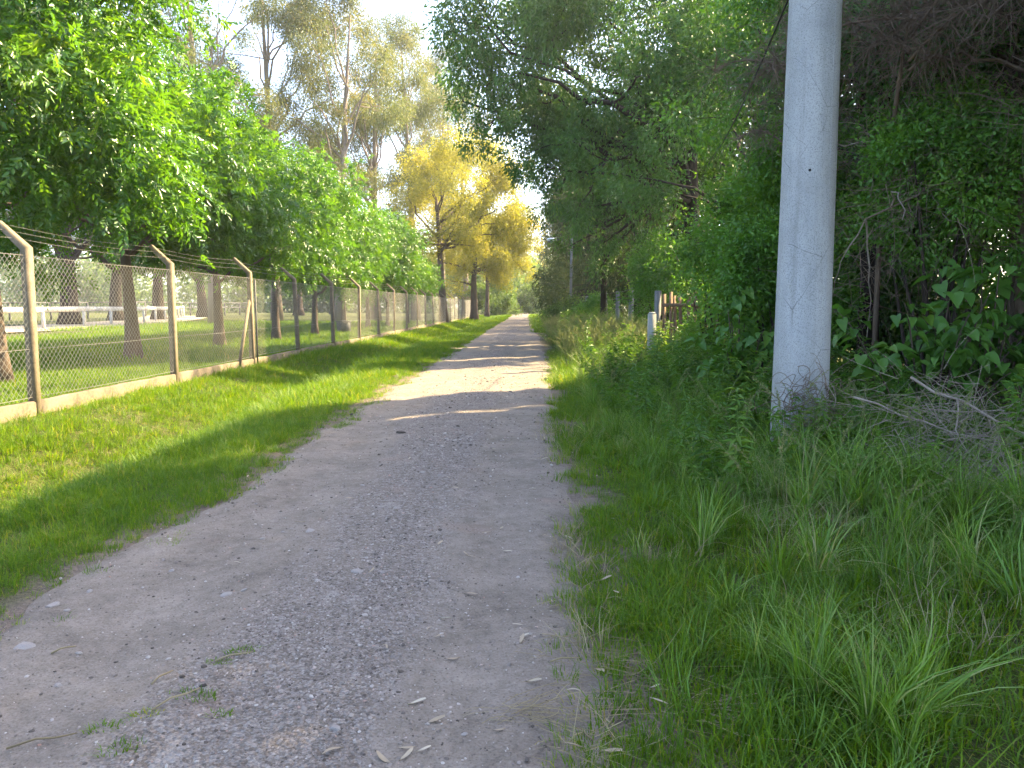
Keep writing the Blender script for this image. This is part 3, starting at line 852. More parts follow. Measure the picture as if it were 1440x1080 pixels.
for h in HL: h.materials.append(M['broad'])

def heart_shrub(label, seed, x, y, canes, size):
    r = rng(seed)
    t = thing('heart_leaf_shrub', label, 'shrub', (x, y, float(gz(x, y))), 0, 'heart leaved shrubs beside the pole')
    for tip, nl in canes:
        tip = np.array(tip, float)
        p0 = np.array([tip[0] * .25, tip[1] * .25, -.05])
        B = bez(p0[None], (p0 * .4 + tip * .6 + np.array([0, 0, .35 * tip[2]]))[None] * np.array([1, 1, .9]), tip[None], 12)[0]
        mb = MB(); mb.tube(B, np.linspace(.016, .005, 12), 5)
        obj('stem', mb.mesh('stem', True), M['bark'], t)
        for k in range(nl):
            f = r.uniform(.3, 1.0) ** .8
            c = np.array([np.interp(f * 11, np.arange(12), B[:, i]) for i in range(3)])
            a = r.uniform(0, 2 * np.pi)
            d = np.array([math.cos(a), math.sin(a), 0]) * r.uniform(.05, .22)
            c = c + d + np.array([0, 0, r.uniform(-.05, .1)])
            o = obj('leaf', HL[int(r.integers(2))], None, t)
            s = size * r.uniform(.65, 1.3)
            o.location = c
            o.scale = (s, s, s)
            face = math.atan2(d[1], d[0]) - math.pi / 2
            o.rotation_euler = (R(r.uniform(-48, 5)), R(r.uniform(-28, 28)), face + R(r.uniform(-30, 30)))
    return t
_r = rng(8)
heart_shrub('spreading shrub with large heart shaped leaves right beside the concrete pole', 101, 4.55, 8.5,
            [((_r.uniform(-1.2, 1.5), _r.uniform(-.9, .1), _r.uniform(.7, 1.75)), 14) for _ in range(20)], .165)
heart_shrub('shrub with drooping heart shaped leaves between the pole and the white marker post', 102, 3.05, 10.8,
            [((_r.uniform(-.7, .6), _r.uniform(-.7, .3), _r.uniform(.5, 1.75)), 13) for _ in range(17)], .165)

heart_shrub('taller shrub with heart shaped leaves in front of the brown tree trunk', 103, 5.35, 8.9,
            [((_r.uniform(-1.3, 1.0), _r.uniform(-.7, .2), _r.uniform(1.1, 2.3)), 14) for _ in range(20)], .165)
# ---- dead twiggy tree over the brush
def dead_tree():
    r = rng(111)
    t = thing('dead_tree', 'dead leafless tree with a tangle of grey brown twigs', 'tree', (6.1, 9.4, float(gz(6.1, 9.4))))
    mb = MB()
    mb.tube(np.array([[0, 0, -.1], [.05, .1, 1.5], [-.05, .05, 3.2], [.1, -.05, 5.0], [.2, 0, 6.6]]), [.11, .095, .08, .06, .03], 8)
    obj('trunk', mb.mesh('trunk', True), M['twig'], t)
    ends = []
    for k in range(15):
        a = r.uniform(math.pi * .65, math.pi * 1.85) if k < 11 else r.uniform(0, 6.28)
        z0 = r.uniform(2.8, 6.2); ln = r.uniform(1.3, 2.8)
        p0 = np.array([0.05, 0, z0]); p2 = p0 + np.array([math.cos(a) * ln, math.sin(a) * ln * .75, r.uniform(-1.0, .9)])
        B = bez(p0[None], ((p0 + p2) / 2 + np.array([0, 0, .45]))[None], p2[None], 9)[0]
        B[1:-1] += r.normal(size=(7, 3)) * .05
        mb = MB(); mb.tube(B, np.linspace(.032, .008, 9), 5)
        obj('branch', mb.mesh('branch', True), M['twig'], t)
        ends.append(B[2:])
    pool = np.concatenate(ends)
    k2 = 110
    S = pool[r.integers(len(pool), size=k2)]
    d = nrm(r.normal(size=(k2, 3)) + np.array([-.4, -.3, -.1])) * r.uniform(.5, 1.5, (k2, 1))
    B2 = bez(S, S + d * .5 + r.normal(size=(k2, 3)) * .2, S + d, 8)
    B2[:, 1:-1] += r.normal(size=B2[:, 1:-1].shape) * .025
    V, F = tubes(B2, r.uniform(.007, .014, (k2, 1)) * np.linspace(1, .35, 8)[None], 4)
    mb = MB(); mb.add(V, [F])
    tag(obj('branchlets', mb.mesh('branchlets', True), M['twig_pale'], t), kind='stuff')
    pool = np.concatenate([pool, B2[:, 2:].reshape(-1, 3)])
    n = 3600
    S = pool[r.integers(len(pool), size=n)] + r.normal(size=(n, 3)) * np.array([.3, .2, .2])
    d = nrm(r.normal(size=(n, 3)) + np.array([-.3, -.2, -.25])) * r.uniform(.35, 1.15, (n, 1))
    B = bez(S, S + d * .5 + r.normal(size=(n, 3)) * .14, S + d + np.array([0, 0, -.1]), 6)
    V, F = tubes(B, r.uniform(.002, .005, (n, 1)) * np.linspace(1, .4, 6)[None], 3)
    mb = MB(); mb.add(V, [F])
    tag(obj('twigs', mb.mesh('twigs', True), M['twig'], t), kind='stuff')
dead_tree()
def dead_boughs(label, seed, x, y, z0, z1, span, n, nb=9):
    r = rng(seed)
    t = thing('dead_bough', label, 'branches', (x, y, float(gz(x, y))), 0, 'dead boughs hanging in the hedge')
    ends = []
    mb = MB(); mb.tube(np.array([[.5, 1.6, -.1], [.45, 1.5, z0 * .6], [.2, .7, z0], [.1, .3, z0 * .5 + z1 * .5], [0, 0, z1]]), [.04, .034, .028, .018, .01], 6)
    obj('stem', mb.mesh('stem', True), M['twig'], t)
    for k in range(nb):
        a = r.uniform(0, 6.28); ln = r.uniform(.5, 1) * span
        p0 = np.array([0, 0, r.uniform(z0, z1)]); p2 = p0 + np.array([math.cos(a) * ln, math.sin(a) * ln * .7, r.uniform(-.5, .5)])
        B = bez(p0[None], ((p0 + p2) / 2 + np.array([0, 0, .3]))[None], p2[None], 8)[0]
        mb = MB(); mb.tube(B, np.linspace(.018, .005, 8), 5)
        obj('branch', mb.mesh('branch', True), M['twig'], t)
        ends.append(B[1:])
    pool = np.concatenate(ends)
    S = pool[r.integers(len(pool), size=n)]
    d = nrm(r.normal(size=(n, 3)) + np.array([-.2, -.2, -.3])) * r.uniform(.25, .8, (n, 1))
    B = bez(S, S + d * .5 + r.normal(size=(n, 3)) * .1, S + d, 5)
    V, F = tubes(B, r.uniform(.002, .005, (n, 1)) * np.linspace(1, .4, 5)[None], 3)
    mb = MB(); mb.add(V, [F])
    tag(obj('twigs', mb.mesh('twigs', True), M['twig'], t), kind='stuff')
dead_boughs('dead grey boughs hanging in the hedge left above beside the pole', 112, 3.55, 10.6, 3.6, 5.2, 1.3, 1100)
dead_boughs('dead grey boughs tangled above the bright green small leaved bush', 113, 4.4, 9.1, 4.0, 5.6, 1.5, 1500)

# ------------------------------------------------------------------ concrete power pole
PX, PY = 2.74, 7.55
pz = float(gz(PX, PY))
pole = thing('power_pole', 'thick tapered pale concrete power pole in the weeds', 'pole', (PX, PY, pz))
def pole_mesh():
    n, sides = 40, 48
    zs = np.linspace(-.3, 10.5, n)
    r = rng(120)
    a = np.arange(sides) / sides * 2 * np.pi
    rad = .272 - .0078 * zs
    V = np.stack([rad[:, None] * np.cos(a)[None], rad[:, None] * np.sin(a)[None], np.broadcast_to(zs[:, None], (n, sides))], -1)
    V[..., :2] *= (1 + .006 * (vnoise(a[None] * 3 + 0 * zs[:, None], zs[:, None] + 0 * a[None], .5, 3) - .5))[..., None]
    i = np.arange(n * sides).reshape(n, sides)
    F = np.stack([i[:-1], np.roll(i[:-1], -1, 1), np.roll(i[1:], -1, 1), i[1:]], -1).reshape(-1, 4)
    return mk_mesh('shaft', V.reshape(-1, 3), [F, np.array([list(i[-1])])], None, True)
obj('shaft', pole_mesh(), M['pole'], pole)
# mould seam along the shaft, and a black disc painting a bolt hole's shade
mb = MB()
sa = math.radians(-62)
zz = np.linspace(.2, 10.3, 60)
jit = (vnoise(zz, 0 * zz, .25, 4) - .5) * .008
mb.tube(np.column_stack([np.cos(sa + jit * 4) * (.272 - .0078 * zz - .001), np.sin(sa + jit * 4) * (.272 - .0078 * zz - .001), zz]), .004, 5)
obj('mould_seam', mb.mesh('mould_seam', True), M['pole'], pole)
mb = MB()
ha = math.atan2(-PY, -PX) + .04
hz = 2.87 - pz
hr = .272 - .0078 * hz
ring = np.array([math.cos(ha), math.sin(ha), 0])
tan = np.array([-math.sin(ha), math.cos(ha), 0])
aa = np.arange(14) / 14 * 2 * np.pi
Vh = [ring * (hr + .002) + tan * math.cos(q) * .013 + np.array([0, 0, math.sin(q) * .013 + hz]) for q in aa] + [ring * (hr - .05) + tan * math.cos(q) * .013 + np.array([0, 0, math.sin(q) * .013 + hz]) for q in aa]
Fh = np.array([[k, (k + 1) % 14, 14 + (k + 1) % 14, 14 + k] for k in range(14)])
mb.add(np.array(Vh), [Fh, np.array([list(range(14))])])
obj('bolt_hole_shade', mb.mesh('bolt_hole_shade'), M['cable'], pole)
# cable leaving the pole towards the wood
mb = MB()
tt = np.linspace(0, 1, 24)
mb.tube(np.column_stack([2.62 + 2.0 * tt, 7.5 + 12.5 * tt, 4.86 - .25 * np.sin(np.pi * tt) + .3 * tt]), .011, 6)
tag(obj('overhead_cable', mb.mesh('overhead_cable', True), M['cable']), 'black cable running from the concrete pole into the trees', 'cable')

# dry vine clinging to the foot of the pole
r = rng(121)
vine = thing('dry_vine', 'wiry dead vine clinging to the foot of the concrete pole', 'vine', (PX - .02, PY - .28, pz))
n = 240
S = np.column_stack([r.normal(size=n) * .16, r.uniform(-.12, .02, n), r.uniform(0, .85, n) ** 1.3])
d = nrm(r.normal(size=(n, 3)) * np.array([1, .3, .8]) + np.array([0, 0, .3])) * r.uniform(.12, .4, (n, 1))
B = bez(S, S + d * .5 + r.normal(size=(n, 3)) * np.array([.12, .04, .12]), S + d + np.array([0, 0, -.05]), 7)
V, F = tubes(B, r.uniform(.0022, .0045, (n, 1)) * np.ones((1, 7)), 3)
mb = MB(); mb.add(V, [F])
tag(obj('tendrils', mb.mesh('tendrils', True), M['twig'], vine), kind='stuff')

# ------------------------------------------------------------------ brush pile
def brush_pile():
    r = rng(130)
    x0, y0 = 3.8, 5.95
    t = thing('brush_pile', 'heap of dry cut branches lying in the weeds right of the pole', 'branches', (x0, y0, float(gz(x0, y0))))
    br = [((-1.0, .5, .75), (.35, -.1, .35), .018), ((-.4, .75, .9), (.8, -.5, .15), .022), ((-.75, -.25, .1), (.1, .1, .45), .017), ((-.2, .9, .6), (1.3, .5, .62), .012),
          ((.1, -.55, .18), (1.5, -.6, .2), .013), ((-.9, -.45, .2), (.0, -.55, .28), .009), ((-.15, .45, .75), (-.2, -.1, .12), .011), ((.3, .9, .35), (1.6, .2, .55), .014),
          ((-.5, .2, .15), (.9, .3, .3), .012), ((.5, -.2, .1), (1.4, .55, .5), .015), ((-.9, .2, .35), (-.1, .6, .55), .009), ((.6, -.5, .12), (.9, .1, .32), .01)]
    pool = []
    for a, b, rad in br:
        a = np.array(a); b = np.array(b)
        B = bez(a[None], ((a + b) / 2 + r.normal(size=3) * .09)[None], b[None], 9)[0]
        B[1:-1] += r.normal(size=(7, 3)) * .012
        mb = MB(); rad *= .6
        mb.tube(B, np.linspace(rad, rad * .45, 9), 6)
        obj('branch', mb.mesh('branch', True), M['twig_pale'], t)
        pool.append(B)
    pool = np.concatenate(pool)
    n = 1000
    S = pool[r.integers(len(pool), size=n)] + r.normal(size=(n, 3)) * np.array([.15, .12, .06])
    d = nrm(r.normal(size=(n, 3)) * np.array([1, .8, .5])) * r.uniform(.15, .55, (n, 1))
    B = bez(S, S + d * .5 + r.normal(size=(n, 3)) * .05, S + d, 5)
    B[..., 2] = np.maximum(B[..., 2], .01)
    V, F = tubes(B, r.uniform(.0015, .004, (n, 1)) * np.linspace(1, .5, 5)[None], 3)
    mb = MB(); mb.add(V, [F])
    tag(obj('twigs', mb.mesh('twigs', True), M['twig_pale'], t), kind='stuff')
brush_pile()

# ------------------------------------------------------------------ chain link fence on the left
FX = -6.92
fence = thing('chain_link_fence', 'chain link fence with bent concrete posts on a low concrete plinth', 'fence', (FX, 10.4, 0))
NP = 24
PS = 4.25
def post_mesh():
    mb = MB()
    w, d = .105, .13
    prof = [(0, -.25), (0, 2.40)]
    def ring(cx, cz, ax):            # rectangular ring, ax = tilt
        c, s = math.cos(ax), math.sin(ax)
        return [(cx + c * sx * w / 2 * k, sy * d / 2 * k, cz + s * sx * w / 2 * k) for sx, sy, k in ((-1, -1, 1), (1, -1, 1), (1, 1, 1), (-1, 1, 1))]
    def ring2(cx, cz, ax, k):
        c, s = math.cos(ax), math.sin(ax)
        return [(cx + c * sx * w / 2 * k, sy * d / 2 * k, cz + s * sx * w / 2 * k) for sx, sy in ((-1, -1), (1, -1), (1, 1), (-1, 1))]
    rings = [ring2(0, -.25, 0, 1), ring2(0, 1.2, 0, .97), ring2(0, 2.40, R(22), 1.0), ring2(-.36, 2.74, R(45), .7), ring2(-.38, 2.76, R(45), .62)]
    V = np.array(rings).reshape(-1, 3)
    F = []
    for k in range(len(rings) - 1):
        for j in range(4):
            F.append([k * 4 + j, k * 4 + (j + 1) % 4, k * 4 + 4 + (j + 1) % 4, k * 4 + 4 + j])
    F.append([3, 2, 1, 0]); e = (len(rings) - 1) * 4; F.append([e, e + 1, e + 2, e + 3])
    mb.add(V, [np.array(F)])
    return mb.mesh('post')
pm = post_mesh(); pm.materials.append(M['concrete_post'])
def link_mesh():
    w, z0, z1, sp, rad = PS, .30, 2.30, .098, .0023
    segs = []
    for sgn in (1, -1):
        h = z1 - z0
        c = -h
        while c < w:
            ya, yb = max(0, c), min(w, c + h)
            if yb - ya > .02:
                za, zb = z0 + (ya - c), z0 + (yb - c)
                if sgn < 0:
                    ya, yb = w - ya, w - yb
                segs.append([[.003 * sgn, ya, za], [.003 * sgn, yb, zb]])
            c += sp
    P = np.array(segs)
    V, F = tubes(P, np.full(P.shape[:2], rad), 3)
    mb = MB(); mb.add(V, [F])
    for z in (.33, 1.0, 2.29):
        mb.tube(np.array([[0, 0, z], [0, w / 2, z - .012], [0, w, z]]), .0032, 4)
    return mb.mesh('wire_mesh')
lm = link_mesh(); lm.materials.append(M['wire'])
def barb_mesh():
    mb = MB()
    for k, (dx, z) in enumerate(((-.12, 2.53), (-.25, 2.64), (-.355, 2.735))):
        t = np.linspace(0, 1, 7)
        mb.tube(np.column_stack([np.full(7, dx), t * PS, z - .05 * np.sin(np.pi * t) + 0 * t]), .002, 4)
        for y in np.arange(.1, PS, .22):
            mb.box((dx, y, z - .05 * math.sin(math.pi * y / PS)), (.0028, .004, .028), (R(20), R(25), 0))
    return mb.mesh('barbed_wire')
bm_ = barb_mesh(); bm_.materials.append(M['wire'])
def plinth_mesh(seed):
    r = rng(seed)
    n = 22
    ys = np.linspace(.05, PS - .05, n)
    V = []
    for y in ys:
        top = .275 + .014 * (vnoise(y, 0, .4, seed) - .5) + .012 * (vnoise(y, 0, .11, seed + 3) - .5)
        e = .05 + .006 * (vnoise(y, 3, .3, seed) - .5)
        V += [(-e, y, -.45), (e, y, -.45), (e + .004, y, top - .02), (e - .012, y, top), (-e + .01, y, top), (-e, y, top - .02)]
    F = []
    for k in range(n - 1):
        for j in range(6):
            F.append([k * 6 + j, k * 6 + (j + 1) % 6, k * 6 + 6 + (j + 1) % 6, k * 6 + 6 + j])
    caps = np.array([[5, 4, 3, 2, 1, 0], [(n - 1) * 6 + j for j in range(6)]])
    mb = MB(); mb.add(np.array(V), [np.array(F), caps])
    return mb.mesh('plinth')
plm = [plinth_mesh(s) for s in (140, 141, 142)]
for p in plm: p.materials.append(M['plinth'])
r = rng(145)
for k in range(-2, NP):
    y = k * PS
    dx = -.12 if k > 2 else 0
    lean = R(r.normal() * .7)
    obj('post', pm, None, fence, (dx, y, r.normal() * .015), (R(r.normal() * .6), lean, R(r.normal() * 3)))
    if k < NP - 1:
        dx2 = -.12 if k >= 2 else 0
        obj('plinth_panel', plm[k % 3], None, fence, (dx2 + (.0 if k != 2 else .02), y, r.normal() * .01), (0, 0, 0))
        tag(obj('wire_mesh', lm, None, fence, (dx2 + .03, y, 0)), kind='stuff')
        obj('barbed_wire', bm_, None, fence, (dx2, y, 0))
# braces at the corner post (third in view)
cy_ = 2 * PS
for dy, dxx in ((-1.05, .05), (1.15, -.35)):
    mb = MB(); mb.tube(np.array([[dxx, cy_ + dy, .15], [0, cy_ + (.08 if dy > 0 else -.08), 1.75]]), .045, 5)
    obj('brace', mb.mesh('brace'), M['concrete_post'], fence)
mb = MB(); mb.tube(np.array([[.09, cy_ + .11, -.1], [.09, cy_ + .11, 2.25]]), .022, 8)
obj('steel_pipe', mb.mesh('steel_pipe', True), M['metal'], fence)

# grey bin behind the fence
mb = MB()
bn = thing('feed_bin', 'small dark grey bin on the grass behind the fence', 'bin', (-10.3, 42.5, float(gz(-10.3, 42.5))))
mb.box((0, 0, .34), (.6, .6, .64), None, 1.12)
obj('body', mb.mesh('body'), M['metal'], bn)
mb = MB(); mb.box((0, 0, .69), (.74, .74, .06)); obj('rim', mb.mesh('rim'), M['metal'], bn)

# ------------------------------------------------------------------ white rail of the paddock track
def rail_fence(name, label, path, step, top, board, mat, group=None, thick=.05, bars=None):
    seg = np.linalg.norm(np.diff(path, axis=0), axis=1); s = np.concatenate([[0], np.cumsum(seg)])
    L = s[-1]; n = int(L // step)
    q = np.linspace(0, n * step, n + 1)
    X = np.interp(q, s, path[:, 0]); Y = np.interp(q, s, path[:, 1]); Z = gz(X, Y)
    t = thing(name, label, 'fence', (X[0], Y[0], float(Z[0])), 0, group)
    for k in range(n + 1):
        mb = MB(); mb.box((X[k] - X[0], Y[k] - Y[0], Z[k] - Z[0] + top / 2 - .1), (.16, .16, top + .1))
        obj('post', mb.mesh('post'), mat, t)
    for b0, b1 in (bars or [(top - board, top)]):
        for k in range(n):
            a = np.array([X[k], Y[k], Z[k]]) - np.array([X[0], Y[0], Z[0]]); b = np.array([X[k + 1], Y[k + 1], Z[k + 1]]) - np.array([X[0], Y[0], Z[0]])
            d = nrm(b - a); nn = np.array([d[1], -d[0], 0]) * (.08 + thick)
            mb = MB()
            V = []
            for p in (a + d * .01, b - d * .01):
                for off, z in ((nn * (.085 / (.08 + thick)), b0), (nn, b0), (nn, b1), (nn * (.085 / (.08 + thick)), b1)):
                    V.append(p + off + np.array([0, 0, z]))
            mb.add(np.array(V), [np.array([[0, 1, 2, 3], [7, 6, 5, 4], [0, 4, 5, 1], [1, 5, 6, 2], [2, 6, 7, 3], [3, 7, 4, 0]])])
            obj('rail_board', mb.mesh('rail_board'), mat, t)
    return t
rail_fence('white_rail_fence', 'white board rail on white posts curving around the sandy paddock track', RAIL, 5.6, 1.47, .34, M['white'])
rail_fence('grey_rail_fence', 'thin grey rail fence far across the paddock track', np.array([[-62, 62], [-57, 78], [-52, 94], [-49, 112], [-47, 132.]]), 5.0, 2.05, .12, M['metal'], None, .04, [(1.2, 1.34), (1.9, 2.05)])

# ------------------------------------------------------------------ right side: lamp, utility post, fences
lz = float(gz(2.85, 49))
lamp = thing('street_lamp', 'grey street lamp post with a white lamp head on a short arm', 'lamp', (2.85, 49, lz))
mb = MB(); mb.tube(np.array([[0, 0, -.2], [0.02, 0, 3], [.05, 0, 6.1]]), [.10, .085, .07], 10); obj('lamp_post', mb.mesh('lamp_post', True), M['greywood'], lamp)
mb = MB(); mb.tube(np.array([[.05, 0, 5.55], [-.5, 0, 5.72], [-1.05, 0, 5.75]]), .03, 6); obj('arm', mb.mesh('arm', True), M['metal'], lamp)
mb = MB()
hp = np.array([[-1.0, 0, 5.76], [-1.08, 0, 5.77], [-1.3, 0, 5.76], [-1.5, 0, 5.74], [-1.56, 0, 5.73]])
mb.tube(hp, [.03, .08, .11, .09, .03], 10); hd = obj('lamp_head', mb.mesh('lamp_head', True), M['lamp'], lamp)
mb = MB(); mb.box((-1.3, 0, 5.655), (.3, .14, .05), None, 1.1); obj('lens', mb.mesh('lens'), M['metal'], hd)
uz = float(gz(3.75, 36.8))
up = thing('utility_post', 'slim dark wooden utility post among the wire fence posts', 'post', (3.72, 36.9, uz))
mb = MB(); mb.tube(np.array([[0, 0, -.2], [.03, 0, 3], [.0, 0, 7.4]]), [.15, .13, .10], 10); obj('shaft', mb.mesh('shaft', True), M['barkdark'], up)
mb = MB(); mb.box((0, 0, 6.9), (1.1, .09, .1)); obj('crossarm', mb.mesh('crossarm'), M['barkdark'], up)

wf = thing('wire_fence', 'wire fence of pale grey upright posts in tall grass', 'fence', (4.0, 29.2, 0))
r = rng(150)
for k in range(7):
    y = k * 4.15
    zb = float(gz(4.0, 29.2 + y))
    h = 2.2 + r.normal() * .05
    mb = MB(); mb.box((0, 0, h / 2 - .15), (.16, .15, h + .3), None, .93)
    obj('post', mb.mesh('post'), M['greywood'], wf, (0, y, zb), (R(r.normal() * 1.5), R(r.normal() * 1.5), R(r.normal() * 6)))
for z in (.5, .95, 1.4, 1.8, 2.1):
    mb = MB(); t = np.linspace(0, 1, 26); mb.tube(np.column_stack([np.full(26, -.09), t * 24.9, z + .1 - .02 * np.abs(np.sin(t * 6 * np.pi))]), .006, 4)
    obj('wire', mb.mesh('wire'), M['wire'], wf)

pg = thing('picket_gate', 'old brown wooden picket gate half swallowed by bushes', 'gate', (3.72, 21.3, float(gz(3.7, 21.3))), R(-62))
for k in range(11):
    h = 1.85 + r.normal() * .08
    mb = MB()
    mb.box((0, 0, h / 2), (.025, .11, h), None, .97)
    obj('picket', mb.mesh('picket'), M['wood'], pg, (.02 * r.normal(), .2 + k * .22, 0), (R(r.normal() * 1.5), R(r.normal() * 1), 0))
for z in (.5, 1.55):
    mb = MB(); mb.box((.05, 1.3, z), (.04, 2.5, .1)); obj('cross_rail', mb.mesh('cross_rail'), M['wood'], pg)
for y in (-.05, 2.72):
    mb = MB(); mb.box((0, y, .8), (.14, .14, 2.3), None, .95); obj('gate_post', mb.mesh('gate_post'), M['greywood'], pg)

mk = thing('marker_post', 'short square white concrete marker post in the weeds', 'post', (2.98, 18.0, float(gz(2.98, 18.0))))
mb = MB(); mb.box((0, 0, .55), (.19, .19, 1.55), None, .92); obj('shaft', mb.mesh('shaft'), M['plinth_pale'], mk)
mb = MB(); mb.box((0, 0, 1.345), (.172, .172, .05), None, .6); obj('cap', mb.mesh('cap'), M['plinth_pale'], mk)

# ------------------------------------------------------------------ grass and weeds (scattered, uncountable)
def blades(r, n, h, w, spread, lean=.5, segs=3, hv=.4, rnd=(.0, 1.0), curl=1.0):
    a = r.uniform(0, 2 * np.pi, n)
    rad = spread * np.sqrt(r.random(n))
    b = np.column_stack([np.cos(a) * rad, np.sin(a) * rad, np.full(n, -.01)])
    da = a + r.normal(size=n) * .9
    d = np.column_stack([np.cos(da), np.sin(da), np.zeros(n)])
    side = np.column_stack([-np.sin(da), np.cos(da), np.zeros(n)])
    tw = r.uniform(-.9, .9, n)[:, None]
    side = side * np.cos(tw) + d * np.sin(tw)
    H = h * r.uniform(1 - hv, 1 + hv, n)
    ln = lean * r.uniform(.15, 1, n)
    t = np.linspace(0, 1, segs + 1)
    V = []; cnt = 2 * segs + 1
    for k, tt in enumerate(t):
        bendf = ln * tt ** 2
        c = b + d * (H * bendf)[:, None] + np.array([0, 0, 1.0]) * (H * tt * (1 - .45 * curl * ln * tt ** 1.5))[:, None]
        ww = w * (1 - tt ** 1.6) * .5
        if k < segs:
            V += [c - side * ww, c + side * ww]
        else:
            V += [c]
    V = np.stack(V, 1)
    i = np.arange(n)[:, None] * cnt
    q = [i + np.array([[2 * k, 2 * k + 1, 2 * k + 3, 2 * k + 2]]) for k in range(segs - 1)]
    tri = i + np.array([[2 * segs - 2, 2 * segs - 1, 2 * segs]])
    c = np.repeat(r.uniform(*rnd, n), cnt)
    return V.reshape(-1, 3), [np.concatenate(q), tri] if segs > 1 else [tri], c

def proto(name, parts, mat):
    mb = MB()
    for V, P, c in parts:
        mb.add(V, P, c)
    me = mb.mesh(name)
    me.materials.append(mat)
    return bpy.data.objects.new(name, me)

r = rng(160)
P_lawn = [proto('lawn_tuft_%d' % k, [blades(r, 24, h, .0052, .085, 1.0, 2, .6), blades(r, 3, h * 1.9, .005, .07, 1.1, 3, .3), blades(r, 3, h * .9, .004, .09, 1.9, 2, .5, (1.4, 2.0))], M['lawn']) for k, h in enumerate((.045, .06, .08))]
P_mid = [proto('mid_tuft_%d' % k, [blades(r, 34, h, .0062, .07, .95, 3, .5, (-.1, 1.15))], M['tall']) for k, h in enumerate((.16, .22, .28))]
P_tall = [proto('tall_tuft_%d' % k, [blades(r, 44, h, .0095, .075, 1.15, 4, .45, (-.1, 1.1)), blades(r, 7, h * 1.05, .012, .06, 1.5, 5, .3, (.8, 1.5)), blades(r, 8, h * .7, .006, .1, 1.5, 3, .4, (1.3, 1.9))], M['tall']) for k, h in enumerate((.42, .52, .62))]
P_far = [proto('far_tuft_%d' % k, [blades(r, 26, h, .016, .22, .8, 2, .5)], M['lawn']) for k, h in enumerate((.07, .10))]
P_straw = [proto('straw_tuft_%d' % k, [blades(r, 22, h, .0035, .10, 1.9, 3, .5)], M['straw']) for k, h in enumerate((.14, .22))]
def weed_proto(k):
    rr = rng(170 + k)
    h = (.35, .5, .65)[k]
    n = (34, 46, 60)[k]
    st = np.sort(rr.uniform(.15, 1, n))
    a = np.arange(n) * 2.4 + rr.normal(size=n) * .3
    bx = np.array([.12 * rr.normal(), .12 * rr.normal()])
    C = np.column_stack([bx[0] * st, bx[1] * st, st * h])
    D = np.column_stack([np.cos(a), np.sin(a), rr.uniform(-.3, .6, n)])
    L = .10 * (1.15 - .6 * st) * rr.uniform(.8, 1.3, n)
    V, F = leaves(C, D, np.tile([0, 0, 1.], (n, 1)) + rr.normal(size=(n, 3)) * .3, L, L * .27, .15, .3)
    mb = MB(); mb.add(V, [F], np.repeat(rr.random(n), 4))
    mb.tube(np.array([[0, 0, -.02], [bx[0] * .5, bx[1] * .5, h * .5], [bx[0], bx[1], h]]), [.004, .003, .0015], 4, .3)
    me = mb.mesh('weed_%d' % k); me.materials.append(M['weed'])
    return bpy.data.objects.new('weed_%d' % k, me)
P_weed = [weed_proto(k) for k in range(3)]
def seed_proto(k):
    rr = rng(180 + k)
    mb = MB()
    for s in range(4):
        h = rr.uniform(.55, .95); a = rr.uniform(0, 6.28); ln = rr.uniform(.12, .35)
        b = np.array([rr.normal() * .04, rr.normal() * .04, 0])
        t = np.linspace(0, 1, 7)
        pts = np.column_stack([b[0] + math.cos(a) * ln * t ** 2.2, b[1] + math.sin(a) * ln * t ** 2.2, h * t * (1 - .12 * t ** 3)])
        mb.tube(pts, np.linspace(.0022, .001, 7), 3, .2)
        n = 34
        f = rr.uniform(.74, 1.0, n)
        C = np.column_stack([np.interp(f, t, pts[:, i]) for i in range(3)])
        D = nrm(rr.normal(size=(n, 3)) * .5 + np.array([math.cos(a) * .6, math.sin(a) * .6, .5]))
        V, F = leaves(C, D, rr.normal(size=(n, 3)), .035 * (1.6 - f), .006, .1, .2)
        mb.add(V, [F], np.repeat(rr.random(n), 4))
    me = mb.mesh('seed_stalk_%d' % k); me.materials.append(M['seed'])
    return bpy.data.objects.new('seed_stalk_%d' % k, me)
P_seed = [seed_proto(k) for k in range(3)]

